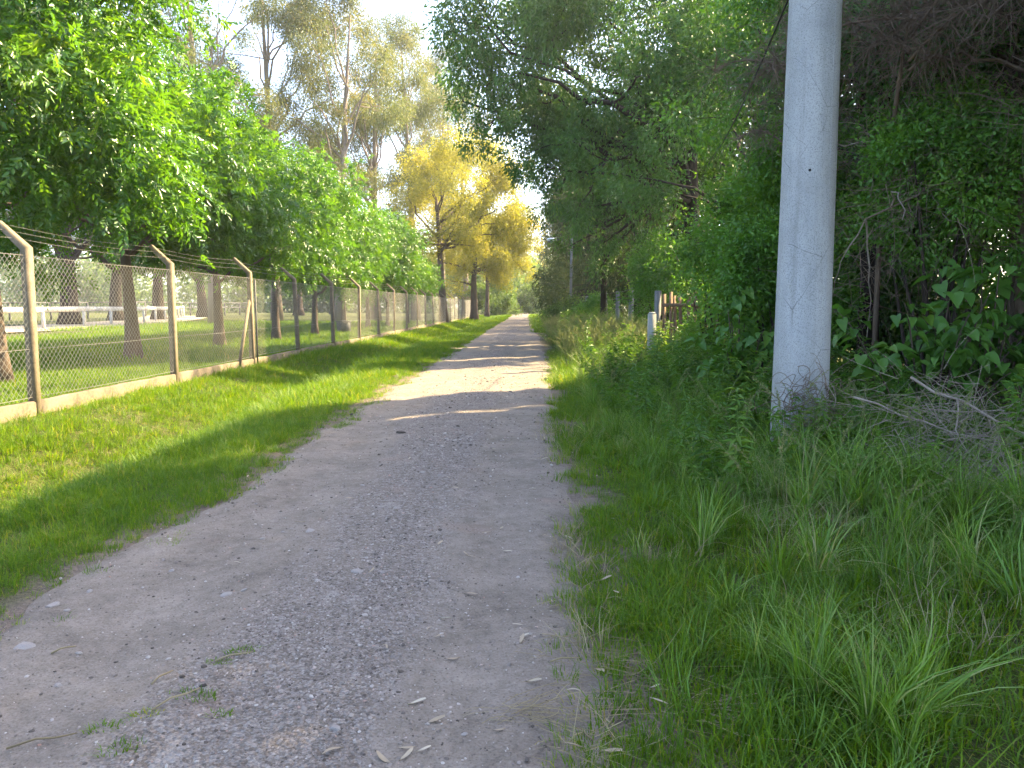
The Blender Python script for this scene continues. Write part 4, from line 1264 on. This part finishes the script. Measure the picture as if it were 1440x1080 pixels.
def scatter(name, label, cat, pts, scl, protos, r, tilt=.12, zoff=0.0, full=False):
    n = len(pts)
    V = np.column_stack([pts[:, 0], pts[:, 1], gz(pts[:, 0], pts[:, 1]) + zoff]) if pts.shape[1] == 2 else pts
    me = bpy.data.meshes.new(name)
    me.vertices.add(n)
    me.vertices.foreach_set('co', V.astype(np.float32).ravel())
    rot = np.column_stack([r.normal(size=n) * tilt, r.normal(size=n) * tilt, r.uniform(0, 2 * np.pi, n)])
    if full: rot = r.uniform(0, 2 * np.pi, (n, 3))
    a = me.attributes.new('rot', 'FLOAT_VECTOR', 'POINT'); a.data.foreach_set('vector', rot.astype(np.float32).ravel())
    a = me.attributes.new('scl', 'FLOAT', 'POINT'); a.data.foreach_set('value', np.asarray(scl, np.float32))
    a = me.attributes.new('pick', 'INT', 'POINT'); a.data.foreach_set('value', r.integers(len(protos), size=n).astype(np.int32))
    me.update()
    o = obj(name, me)
    ng = bpy.data.node_groups.new(name, 'GeometryNodeTree')
    ng.interface.new_socket('Geometry', in_out='INPUT', socket_type='NodeSocketGeometry')
    ng.interface.new_socket('Geometry', in_out='OUTPUT', socket_type='NodeSocketGeometry')
    gi = ng.nodes.new('NodeGroupInput'); go = ng.nodes.new('NodeGroupOutput')
    ip = ng.nodes.new('GeometryNodeInstanceOnPoints')
    jn = ng.nodes.new('GeometryNodeJoinGeometry')
    for p in reversed(protos):
        oi = ng.nodes.new('GeometryNodeObjectInfo')
        oi.inputs['Object'].default_value = p
        oi.inputs['As Instance'].default_value = True
        ng.links.new(oi.outputs['Geometry'], jn.inputs[0])
    def attr(nm, dt):
        nd = ng.nodes.new('GeometryNodeInputNamedAttribute'); nd.data_type = dt
        nd.inputs['Name'].default_value = nm
        return nd.outputs['Attribute']
    e2r = ng.nodes.new('FunctionNodeEulerToRotation')
    ng.links.new(attr('rot', 'FLOAT_VECTOR'), e2r.inputs[0])
    ng.links.new(gi.outputs[0], ip.inputs['Points'])
    ng.links.new(jn.outputs[0], ip.inputs['Instance'])
    ip.inputs['Pick Instance'].default_value = True
    ng.links.new(attr('pick', 'INT'), ip.inputs['Instance Index'])
    ng.links.new(e2r.outputs[0], ip.inputs['Rotation'])
    ng.links.new(attr('scl', 'FLOAT'), ip.inputs['Scale'])
    ng.links.new(ip.outputs[0], go.inputs[0])
    md = o.modifiers.new('scatter', 'NODES'); md.node_group = ng
    return tag(o, label, cat, kind='stuff')

def cand(r, x0, x1, y0, y1, dens):
    n = int((x1 - x0) * (y1 - y0) * dens)
    return np.column_stack([r.uniform(x0, x1, n), r.uniform(y0, y1, n)])

# mown verge on the left
r = rng(190)
pts = []; sc_ = []
for y0, y1, dens, s in ((2.5, 7, 330, .95), (7, 12, 230, 1.1), (12, 20, 130, 1.4), (20, 34, 60, 1.9)):
    p = cand(r, -7.6, -2.3, y0, y1, dens)
    el = edge_l(p[:, 1])
    cover = sstep(-.12, .3, el - p[:, 0]) * (.42 + .58 * sstep(.34, .5, fbm(p[:, 0], p[:, 1], .7, 50))) 
    bank = np.exp(-((p[:, 0] + 6.1) / .5) ** 2) * sstep(.5, .62, fbm(p[:, 0], p[:, 1], 1.1, 52)) * .6
    hollow = np.exp(-((p[:, 0] + 5.0) / .55) ** 2) * sstep(9.5, 7.5, p[:, 1]) * sstep(.35, .5, fbm(p[:, 0], p[:, 1], .6, 53)) * .85
    bank = np.maximum(bank, hollow)
    tongue = (p[:, 0] > el) & (p[:, 0] < el + .35) & (fbm(p[:, 0], p[:, 1], .45, 51) > .6)
    k = (r.random(len(p)) < cover * (1 - bank)) | (tongue & (r.random(len(p)) < .5))
    k &= ~((np.abs(p[:, 0] - FX) < .09))
    p = p[k]; pts.append(p)
    grow = .75 + .7 * fbm(p[:, 0], p[:, 1], 1.2, 55) + .5 * np.exp(-((p[:, 0] + 4.2) / .5) ** 2) 
    grow *= .55 + .45 * sstep(0, .7, edge_l(p[:, 1]) - p[:, 0])
    sc_.append(s * grow * r.uniform(.75, 1.25, len(p)))
vp = cand(r, -6.8, -2.6, 2.6, 22, 5)
vp = vp[(vp[:, 0] < edge_l(vp[:, 1]) - .15) & (r.random(len(vp)) < sstep(.42, .6, fbm(vp[:, 0], vp[:, 1], 1.3, 57)))]
scatter('verge_sprigs', 'longer unmown grass sprigs standing in the mown verge', 'grass', vp, r.uniform(.35, .75, len(vp)), P_mid, r, .25)
vp = cand(r, -6.8, -2.45, 2.6, 18, 9)
vp = vp[(vp[:, 0] < edge_l(vp[:, 1]) + .1) & (r.random(len(vp)) < .15 + .6 * np.exp(-((vp[:, 0] + 6.1) / .4) ** 2) + .5 * np.exp(-((vp[:, 0] - edge_l(vp[:, 1])) / .3) ** 2))]
scatter('verge_straw', 'dry yellow grass remains scattered over the mown verge', 'grass', vp, r.uniform(.3, .75, len(vp)), P_straw, r, .6)
scatter('verge_grass', 'short green grass of the verge between road and chain link fence', 'grass', np.concatenate(pts), np.concatenate(sc_), P_lawn, r)
pts = []; sc_ = []
for x0, x1, y0, y1, dens, s in ((-16, -7.05, 6, 20, 60, 1.0), (-24, -7.05, 20, 45, 14, 1.7), (-7.0, -2.6, 34, 70, 18, 1.4), (-30, -7.1, 45, 70, 4, 2.4), (-7, -2.6, 70, 130, 6, 2.2), (.7, 3.5, 45, 130, 8, 2.4)):
    p = cand(r, x0, x1, y0, y1, dens)
    k = ((p[:, 0] < edge_l(p[:, 1]) - .05) | (p[:, 0] > edge_r(p[:, 1]) + .05)) & (np.abs(p[:, 0] - FX + .06) > .12)
    p = p[k]; pts.append(p); sc_.append(s * r.uniform(.7, 1.3, len(p)))
scatter('field_grass', 'green grass of the paddock behind the fence and the far verges', 'grass', np.concatenate(pts), np.concatenate(sc_), P_far, r)

# right verge: short near the road, tall further in
pts = []; sc_ = []
for y0, y1, dens, s in ((2.2, 6.5, 300, 1.0), (6.5, 13, 170, 1.25), (13, 26, 60, 1.9)):
    p = cand(r, .1, 4.6, y0, y1, dens)
    d = p[:, 0] - edge_r(p[:, 1])
    cover = sstep(-.1, .25, d) * (1 - .45 * sstep(1.2, 2.2, d)) * (.35 + .65 * sstep(.33, .5, fbm(p[:, 0], p[:, 1], .6, 60)))
    k = r.random(len(p)) < cover
    p = p[k]; pts.append(p); sc_.append(s * (.8 + .9 * fbm(p[:, 0], p[:, 1], .9, 61)) * r.uniform(.7, 1.3, len(p)) * (.6 + .55 * sstep(0, .8, d[k])))
scatter('roadside_grass', 'short green grass on the right edge of the road', 'grass', np.concatenate(pts), np.concatenate(sc_), P_lawn, r)
pts = []; sc_ = []
for y0, y1, dens, s in ((2.2, 8, 48, .9), (8, 14, 42, 1.05), (14, 30, 22, 1.4)):
    p = cand(r, .4, 5.2, y0, y1, dens)
    d = p[:, 0] - edge_r(p[:, 1])
    cover = sstep(.3, 1.1, d) * (.08 + .92 * sstep(.42, .58, fbm(p[:, 0], p[:, 1], .7, 63)))
    k = r.random(len(p)) < cover
    p = p[k]; pts.append(p); sc_.append(s * r.uniform(.6, 1.35, len(p)))
scatter('meadow_grass', 'knee high green grass between the road and the wood', 'grass', np.concatenate(pts), np.concatenate(sc_), P_mid, r, .2)
pts = []; sc_ = []
for y0, y1, dens, s in ((2.4, 8.5, 44, .92), (8.5, 14, 26, 1.0), (14, 24, 14, 1.25), (24, 44, 14, 1.7)):
    p = cand(r, .7, 5.0, y0, y1, dens)
    d = p[:, 0] - edge_r(p[:, 1])
    far = sstep(5.5, 9, p[:, 1])
    start = .85 - .5 * far
    bare = np.exp(-(((p[:, 0] - 2.1) / .45) ** 2 + ((p[:, 1] - 4.9) / .4) ** 2)) + np.exp(-(((p[:, 0] - 2.0) / .3) ** 2 + ((p[:, 1] - 3.5) / .25) ** 2))
    cover = sstep(start, start + .7, d) * (.12 + .88 * sstep(.38, .52, fbm(p[:, 0], p[:, 1], .9, 66))) * (1 - np.clip(bare, 0, 1)) * np.where(np.hypot((p[:, 0] - 3.95) / 1.05, (p[:, 1] - 6.0) / .6) < 1, .25, 1)
    k = r.random(len(p)) < cover
    p = p[k]; pts.append(p); sc_.append(s * r.uniform(.6, 1.2, len(p)) * (.75 + .3 * sstep(.8, 2.0, d[k])))
scatter('tall_grass', 'tall arching green grass along the foot of the wood', 'grass', np.concatenate(pts), np.concatenate(sc_), P_tall, r, .22)
pts = []; sc_ = []
for x0, x1, y0, y1, dens, s in ((1.5, 5.2, 5.6, 9, 16, 1.05), (1.3, 4.6, 8.5, 14, 26, 1.35), (1.6, 4.4, 14, 22, 12, 1.4), (3.2, 7.5, 6, 12, 8, 1.2), (1.2, 3.6, 24, 44, 4, 1.8), (2.2, 3.0, 6.6, 7.25, 60, 1.35)):
    p = cand(r, x0, x1, y0, y1, dens)
    k = r.random(len(p)) < (.25 + .75 * sstep(.4, .55, fbm(p[:, 0], p[:, 1], 1.1, 69)))
    k &= np.hypot(p[:, 0] - PX, p[:, 1] - PY) > .33
    k &= (np.hypot((p[:, 0] - 3.95) / 1.1, (p[:, 1] - 5.9) / .75) > 1) | (r.random(len(p)) < .12)
    p = p[k]; pts.append(p); sc_.append(s * r.uniform(.7, 1.4, len(p)))
scatter('leafy_weeds', 'leafy green weeds crowding around the pole and hedge foot', 'weeds', np.concatenate(pts), np.concatenate(sc_), P_weed, r, .2)
pts = []; sc_ = []
for x0, x1, y0, y1, dens, s in ((1.6, 4.8, 4.2, 9, 2.6, .9), (1.0, 3.6, 9, 16, 3, 1.0), (1.0, 3.8, 18, 40, 11, 1.35), (2.0, 3.3, 6.4, 7.25, 10, 1.0)):
    p = cand(r, x0, x1, y0, y1, dens); pts.append(p); sc_.append(s * r.uniform(.7, 1.25, len(p)))
scatter('seeding_grass', 'pale seeding grass stalks above the roadside weeds', 'grass', np.concatenate(pts), np.concatenate(sc_), P_seed, r, .15)
pts = []; sc_ = []
p = cand(r, .2, 4.6, 2.2, 10, 34)
d = p[:, 0] - edge_r(p[:, 1])
bare = np.exp(-(((p[:, 0] - 2.1) / .6) ** 2 + ((p[:, 1] - 4.9) / .5) ** 2)) + np.exp(-(((p[:, 0] - 2.0) / .4) ** 2 + ((p[:, 1] - 3.5) / .35) ** 2)) + .35 * np.exp(-(d / .25) ** 2)
k = r.random(len(p)) < np.clip(.06 + bare, 0, 1) * (d > -.1)
p = p[k]
scatter('dry_grass', 'dry straw coloured grass lying among the green on the right', 'grass', p, r.uniform(.6, 1.3, len(p)), P_straw, r, .5)

# gravel on the road
def pebble(k):
    rr = rng(195 + k)
    import bmesh
    bm = bmesh.new()
    bmesh.ops.create_icosphere(bm, subdivisions=1, radius=1)
    for v in bm.verts:
        v.co *= rr.uniform(.75, 1.2)
        v.co.z *= .6; v.co.x *= rr.uniform(.95, 1.1)
    me = bpy.data.meshes.new('pebble_%d' % k); bm.to_mesh(me); bm.free()
    me.materials.append(M['gravel'])
    return bpy.data.objects.new('pebble_%d' % k, me)
P_peb = [pebble(k) for k in range(4)]
r = rng(198)
pts = []; sc_ = []
for y0, y1, dens, s in ((2.2, 4.5, 2600, .0038), (4.5, 8, 1300, .005), (8, 14, 450, .0075), (14, 24, 110, .011)):
    p = cand(r, -2.9, .8, y0, y1, dens)
    el, er = edge_l(p[:, 1]), edge_r(p[:, 1])
    w = np.exp(-((p[:, 0] + .95) / .6) ** 2) * (.2 + .8 * sstep(.4, .6, fbm(p[:, 0], p[:, 1] * .5, 0.8, 70))) + .16
    k = (r.random(len(p)) < w) & (p[:, 0] > el) & (p[:, 0] < er)
    p = p[k]
    pts.append(p); sc_.append(s * r.lognormal(0, .45, len(p)))
pts = np.concatenate(pts); sc_ = np.concatenate(sc_)
deps = None
Zr = gz(pts[:, 0], pts[:, 1]) + .012 + (fbm(pts[:, 0], pts[:, 1] * .6, .55, 41, 3) - .5) * .045
for c in (-1.95, -.25):
    Zr -= .022 * np.exp(-((pts[:, 0] - c - .1 * np.sin(pts[:, 1] * .4)) / .28) ** 2)
scatter('gravel', 'loose grey gravel along the middle of the dirt road', 'gravel', np.column_stack([pts, Zr]), sc_, P_peb, r, .3)

def road_z(x, y):
    z = gz(x, y) + .012 + (fbm(x, y * .6, .55, 41, 3) - .5) * .045
    for c in (-1.95, -.25):
        z = z - .022 * np.exp(-((x - c - .1 * np.sin(y * .4)) / .28) ** 2)
    return float(z)

# ------------------------------------------------------------------ things lying on the road
def dry_leaf_mesh(k):
    n = 6
    t = np.linspace(0, 1, n)
    rr = rng(210 + k)
    L, W = 1.0, (.17, .22, .26)[k]
    cv = (.35, -.3, .2)[k]
    V = []
    for tt in t:
        w = W * .5 * math.sin(math.pi * min(1, .08 + tt * .92)) ** .8
        x = cv * tt * (1 - tt) * 1.3
        zc = .16 * math.sin(tt * 3.1 + k) * .5
        V += [(x - w, tt * L - .5, zc + .06 + .05 * k * (tt - .5)), (x, tt * L - .5, zc + .02), (x + w, tt * L - .5, zc + .07)]
    F = []
    for j in range(n - 1):
        for s in (0, 1):
            F.append([j * 3 + s, j * 3 + s + 1, j * 3 + 4 + s, j * 3 + 3 + s])
    me = mk_mesh('dry_leaf_%d' % k, np.array(V), [np.array(F)], np.full(len(V), .5), True)
    me.materials.append(M['dryleaf'])
    return me
DL = [dry_leaf_mesh(k) for k in range(3)]
r = rng(215)
spots = []
for k in range(64):
    y = 2.45 + 6.5 * r.random() ** 1.7
    er = float(edge_r(np.array([y]))[0])
    x = r.uniform(er - .9, er + .45) if r.random() < .72 else r.uniform(-2.6, er)
    spots.append((x, y))
for k, (x, y) in enumerate(spots):
    s = r.uniform(.04, .085)
    er = float(edge_r(np.array([y]))[0])
    onroad = x < er
    o = obj('fallen_leaf', DL[k % 3], None, None, (x, y, road_z(x, y) + .006 if onroad else float(gz(x, y)) + .045), (R(r.normal() * 6), R(r.normal() * 8), r.uniform(0, 6.28)))
    o.scale = (s, s, s)
    tag(o, 'narrow dry curled leaf fallen on the bare road surface' if onroad else 'narrow dry curled leaf fallen on the grass edge right of the road', 'leaf', 'dry leaves on the road' if onroad else 'dry leaves on the grass edge')

def stone_mesh(k):
    import bmesh
    rr = rng(220 + k)
    bm = bmesh.new()
    bmesh.ops.create_icosphere(bm, subdivisions=2, radius=1)
    ax = nrm(rr.normal(size=(5, 3))); off = rr.uniform(.55, .85, 5)
    for v in bm.verts:
        c = np.array(v.co)
        for a, o_ in zip(ax, off):
            q = c @ a
            if q > o_: c = c - a * (q - o_)
        c *= 1 + .05 * rr.normal()
        v.co = (c[0] * 1.2, c[1], c[2] * .45)
    me = bpy.data.meshes.new('stone_%d' % k); bm.to_mesh(me); bm.free()
    me.materials.append(M['stone'])
    return me
SM = [stone_mesh(k) for k in range(4)]
for k in range(34):
    y = 2.5 + 4.5 * r.random() ** 1.5
    x = r.uniform(-2.5, .2) if k % 3 else -2.0 + r.normal() * .35
    s = r.uniform(.009, .02) if k % 5 else r.uniform(.03, .045)
    o = obj('stone', SM[k % 4], None, None, (x, y, road_z(x, y) + (s * .12 if s < .03 else -s * .18)), (R(r.normal() * 8), R(r.normal() * 8), r.uniform(0, 6.28)))
    o.scale = (s, s, s)
    tag(o, 'flat pale grey stone half sunk in the road dirt' if s >= .03 else 'small grey stone lying loose on the road', 'stone', 'flat stones sunk in the road' if s >= .03 else 'small loose stones on the road')

def px(u, v, z=0.0):
    """ground point seen at a place of the plan sheet"""
    d = Vector(((u - 720) / 1060, (540 - v) / 1060, -1.0))
    d.rotate(cam.rotation_euler)
    t = (z - 1.6) / d.z
    return d.x * t, d.y * t

# twigs on the road
for k, (u, v, ln, a) in enumerate([(330, 935, .16, .5), (250, 1000, .2, .9), (60, 1055, .22, .4), (905, 855, .12, 1.0), (795, 940, .14, .2), (812, 1050, .09, .8), (822, 1046, .09, 2.2), (230, 965, .12, 1.2), (90, 925, .1, .7)]):
    x, y = px(u, v)
    pts_ = np.array([[-ln / 2, 0, 0], [-.1 * ln, .06 * ln, .01], [.2 * ln, -.04 * ln, .012], [ln / 2, .05 * ln, .004]])
    mb = MB(); mb.tube(pts_, [.0045, .004, .0035, .002], 5)
    o = obj('fallen_twig', mb.mesh('fallen_twig', True), M['straw'], None, (x, y, road_z(x, y) + .008), (0, 0, a))
    tag(o, 'thin pale dry twig lying on the road', 'twig', 'thin dry twigs on the road')

# little grass tufts growing in the road
for k, (u, v, s, lab) in enumerate([(272, 992, 1.0, 'small grass tuft growing in the road beside a flat stone'), (205, 1018, .7, 'tiny green sprout growing in the bare road'), (345, 925, .8, 'sparse yellowish tuft growing in the middle of the road'),
                                    (310, 940, .6, 'low thin tuft beside the sparse yellowish tuft in the road'), (150, 1035, .8, 'small olive tuft growing by the road stones'), (305, 1015, .6, 'single short tuft among the road gravel'), (170, 1068, .9, 'yellowish tuft between the embedded road stones')]):
    x, y = px(u, v)
    rr = rng(230 + k)
    mb = MB(); V, P, c = blades(rr, 75, .036 * s, .0036, .07 * s, 1.2, 2, .5, (.3, 1.3)); V = V * np.array([1.5, .7, 1]); mb.add(V, P, c)
    o = obj('grass_tuft', mb.mesh('grass_tuft'), M['lawn'], None, (x, y, road_z(x, y) + .004), (0, 0, rr.uniform(-.3, .5)))
    tag(o, lab, 'grass tuft', 'little grass tufts in the road')

# dry straw lying on the road edge
def straw_heap(label, u, v, n, sx, sy, seed):
    rr = rng(seed)
    x, y = px(u, v)
    S = np.column_stack([rr.normal(size=n) * sx, rr.normal(size=n) * sy, rr.uniform(0, .02, n)])
    a = rr.normal(size=n) * .55
    d = np.column_stack([np.cos(a), np.sin(a), rr.normal(size=n) * .05]) * rr.uniform(.06, .24, (n, 1))
    B = bez(S, S + d * .5 + rr.normal(size=(n, 3)) * np.array([.03, .03, .01]), S + d, 5)
    z = np.vectorize(road_z)(B[..., 0] + x, B[..., 1] + y) - road_z(x, y)
    B[..., 2] = np.maximum(B[..., 2], .002) + z
    V, F = tubes(B, rr.uniform(.0008, .0018, (n, 1)) * np.ones((1, 5)), 3)
    mb = MB(); mb.add(V, [F], np.repeat(rr.random(n), 15))
    o = obj('straw_heap', mb.mesh('straw_heap'), M['straw'], None, (x, y, road_z(x, y) + .003))
    tag(o, label, 'straw')
straw_heap('wisp of dry straw lying across the right edge of the road', 760, 1015, 70, .15, .05, 241)
straw_heap('loose scatter of straw at the grass edge below the straw wisp', 830, 950, 60, .16, .2, 242)
straw_heap('thin scatter of dry stalks on the grass past the road edge', 990, 1000, 60, .10, .12, 243)

# ------------------------------------------------------------------ thin summer haze
mb = MB(); mb.box((0, 280, 26), (900, 760, 56))
hm = bpy.data.materials.new('haze_air'); hm.use_nodes = True
hn = hm.node_tree; hn.nodes.clear()
ho = hn.nodes.new('ShaderNodeOutputMaterial'); hv = hn.nodes.new('ShaderNodeVolumePrincipled')
hv.inputs['Color'].default_value = (.92, .95, 1.0, 1)
hv.inputs['Density'].default_value = .00045
hv.inputs['Anisotropy'].default_value = .35
hn.links.new(hv.outputs[0], ho.inputs['Volume'])
tag(obj('haze', mb.mesh('haze'), hm), 'thin pale summer haze in the air', 'haze', kind='stuff')
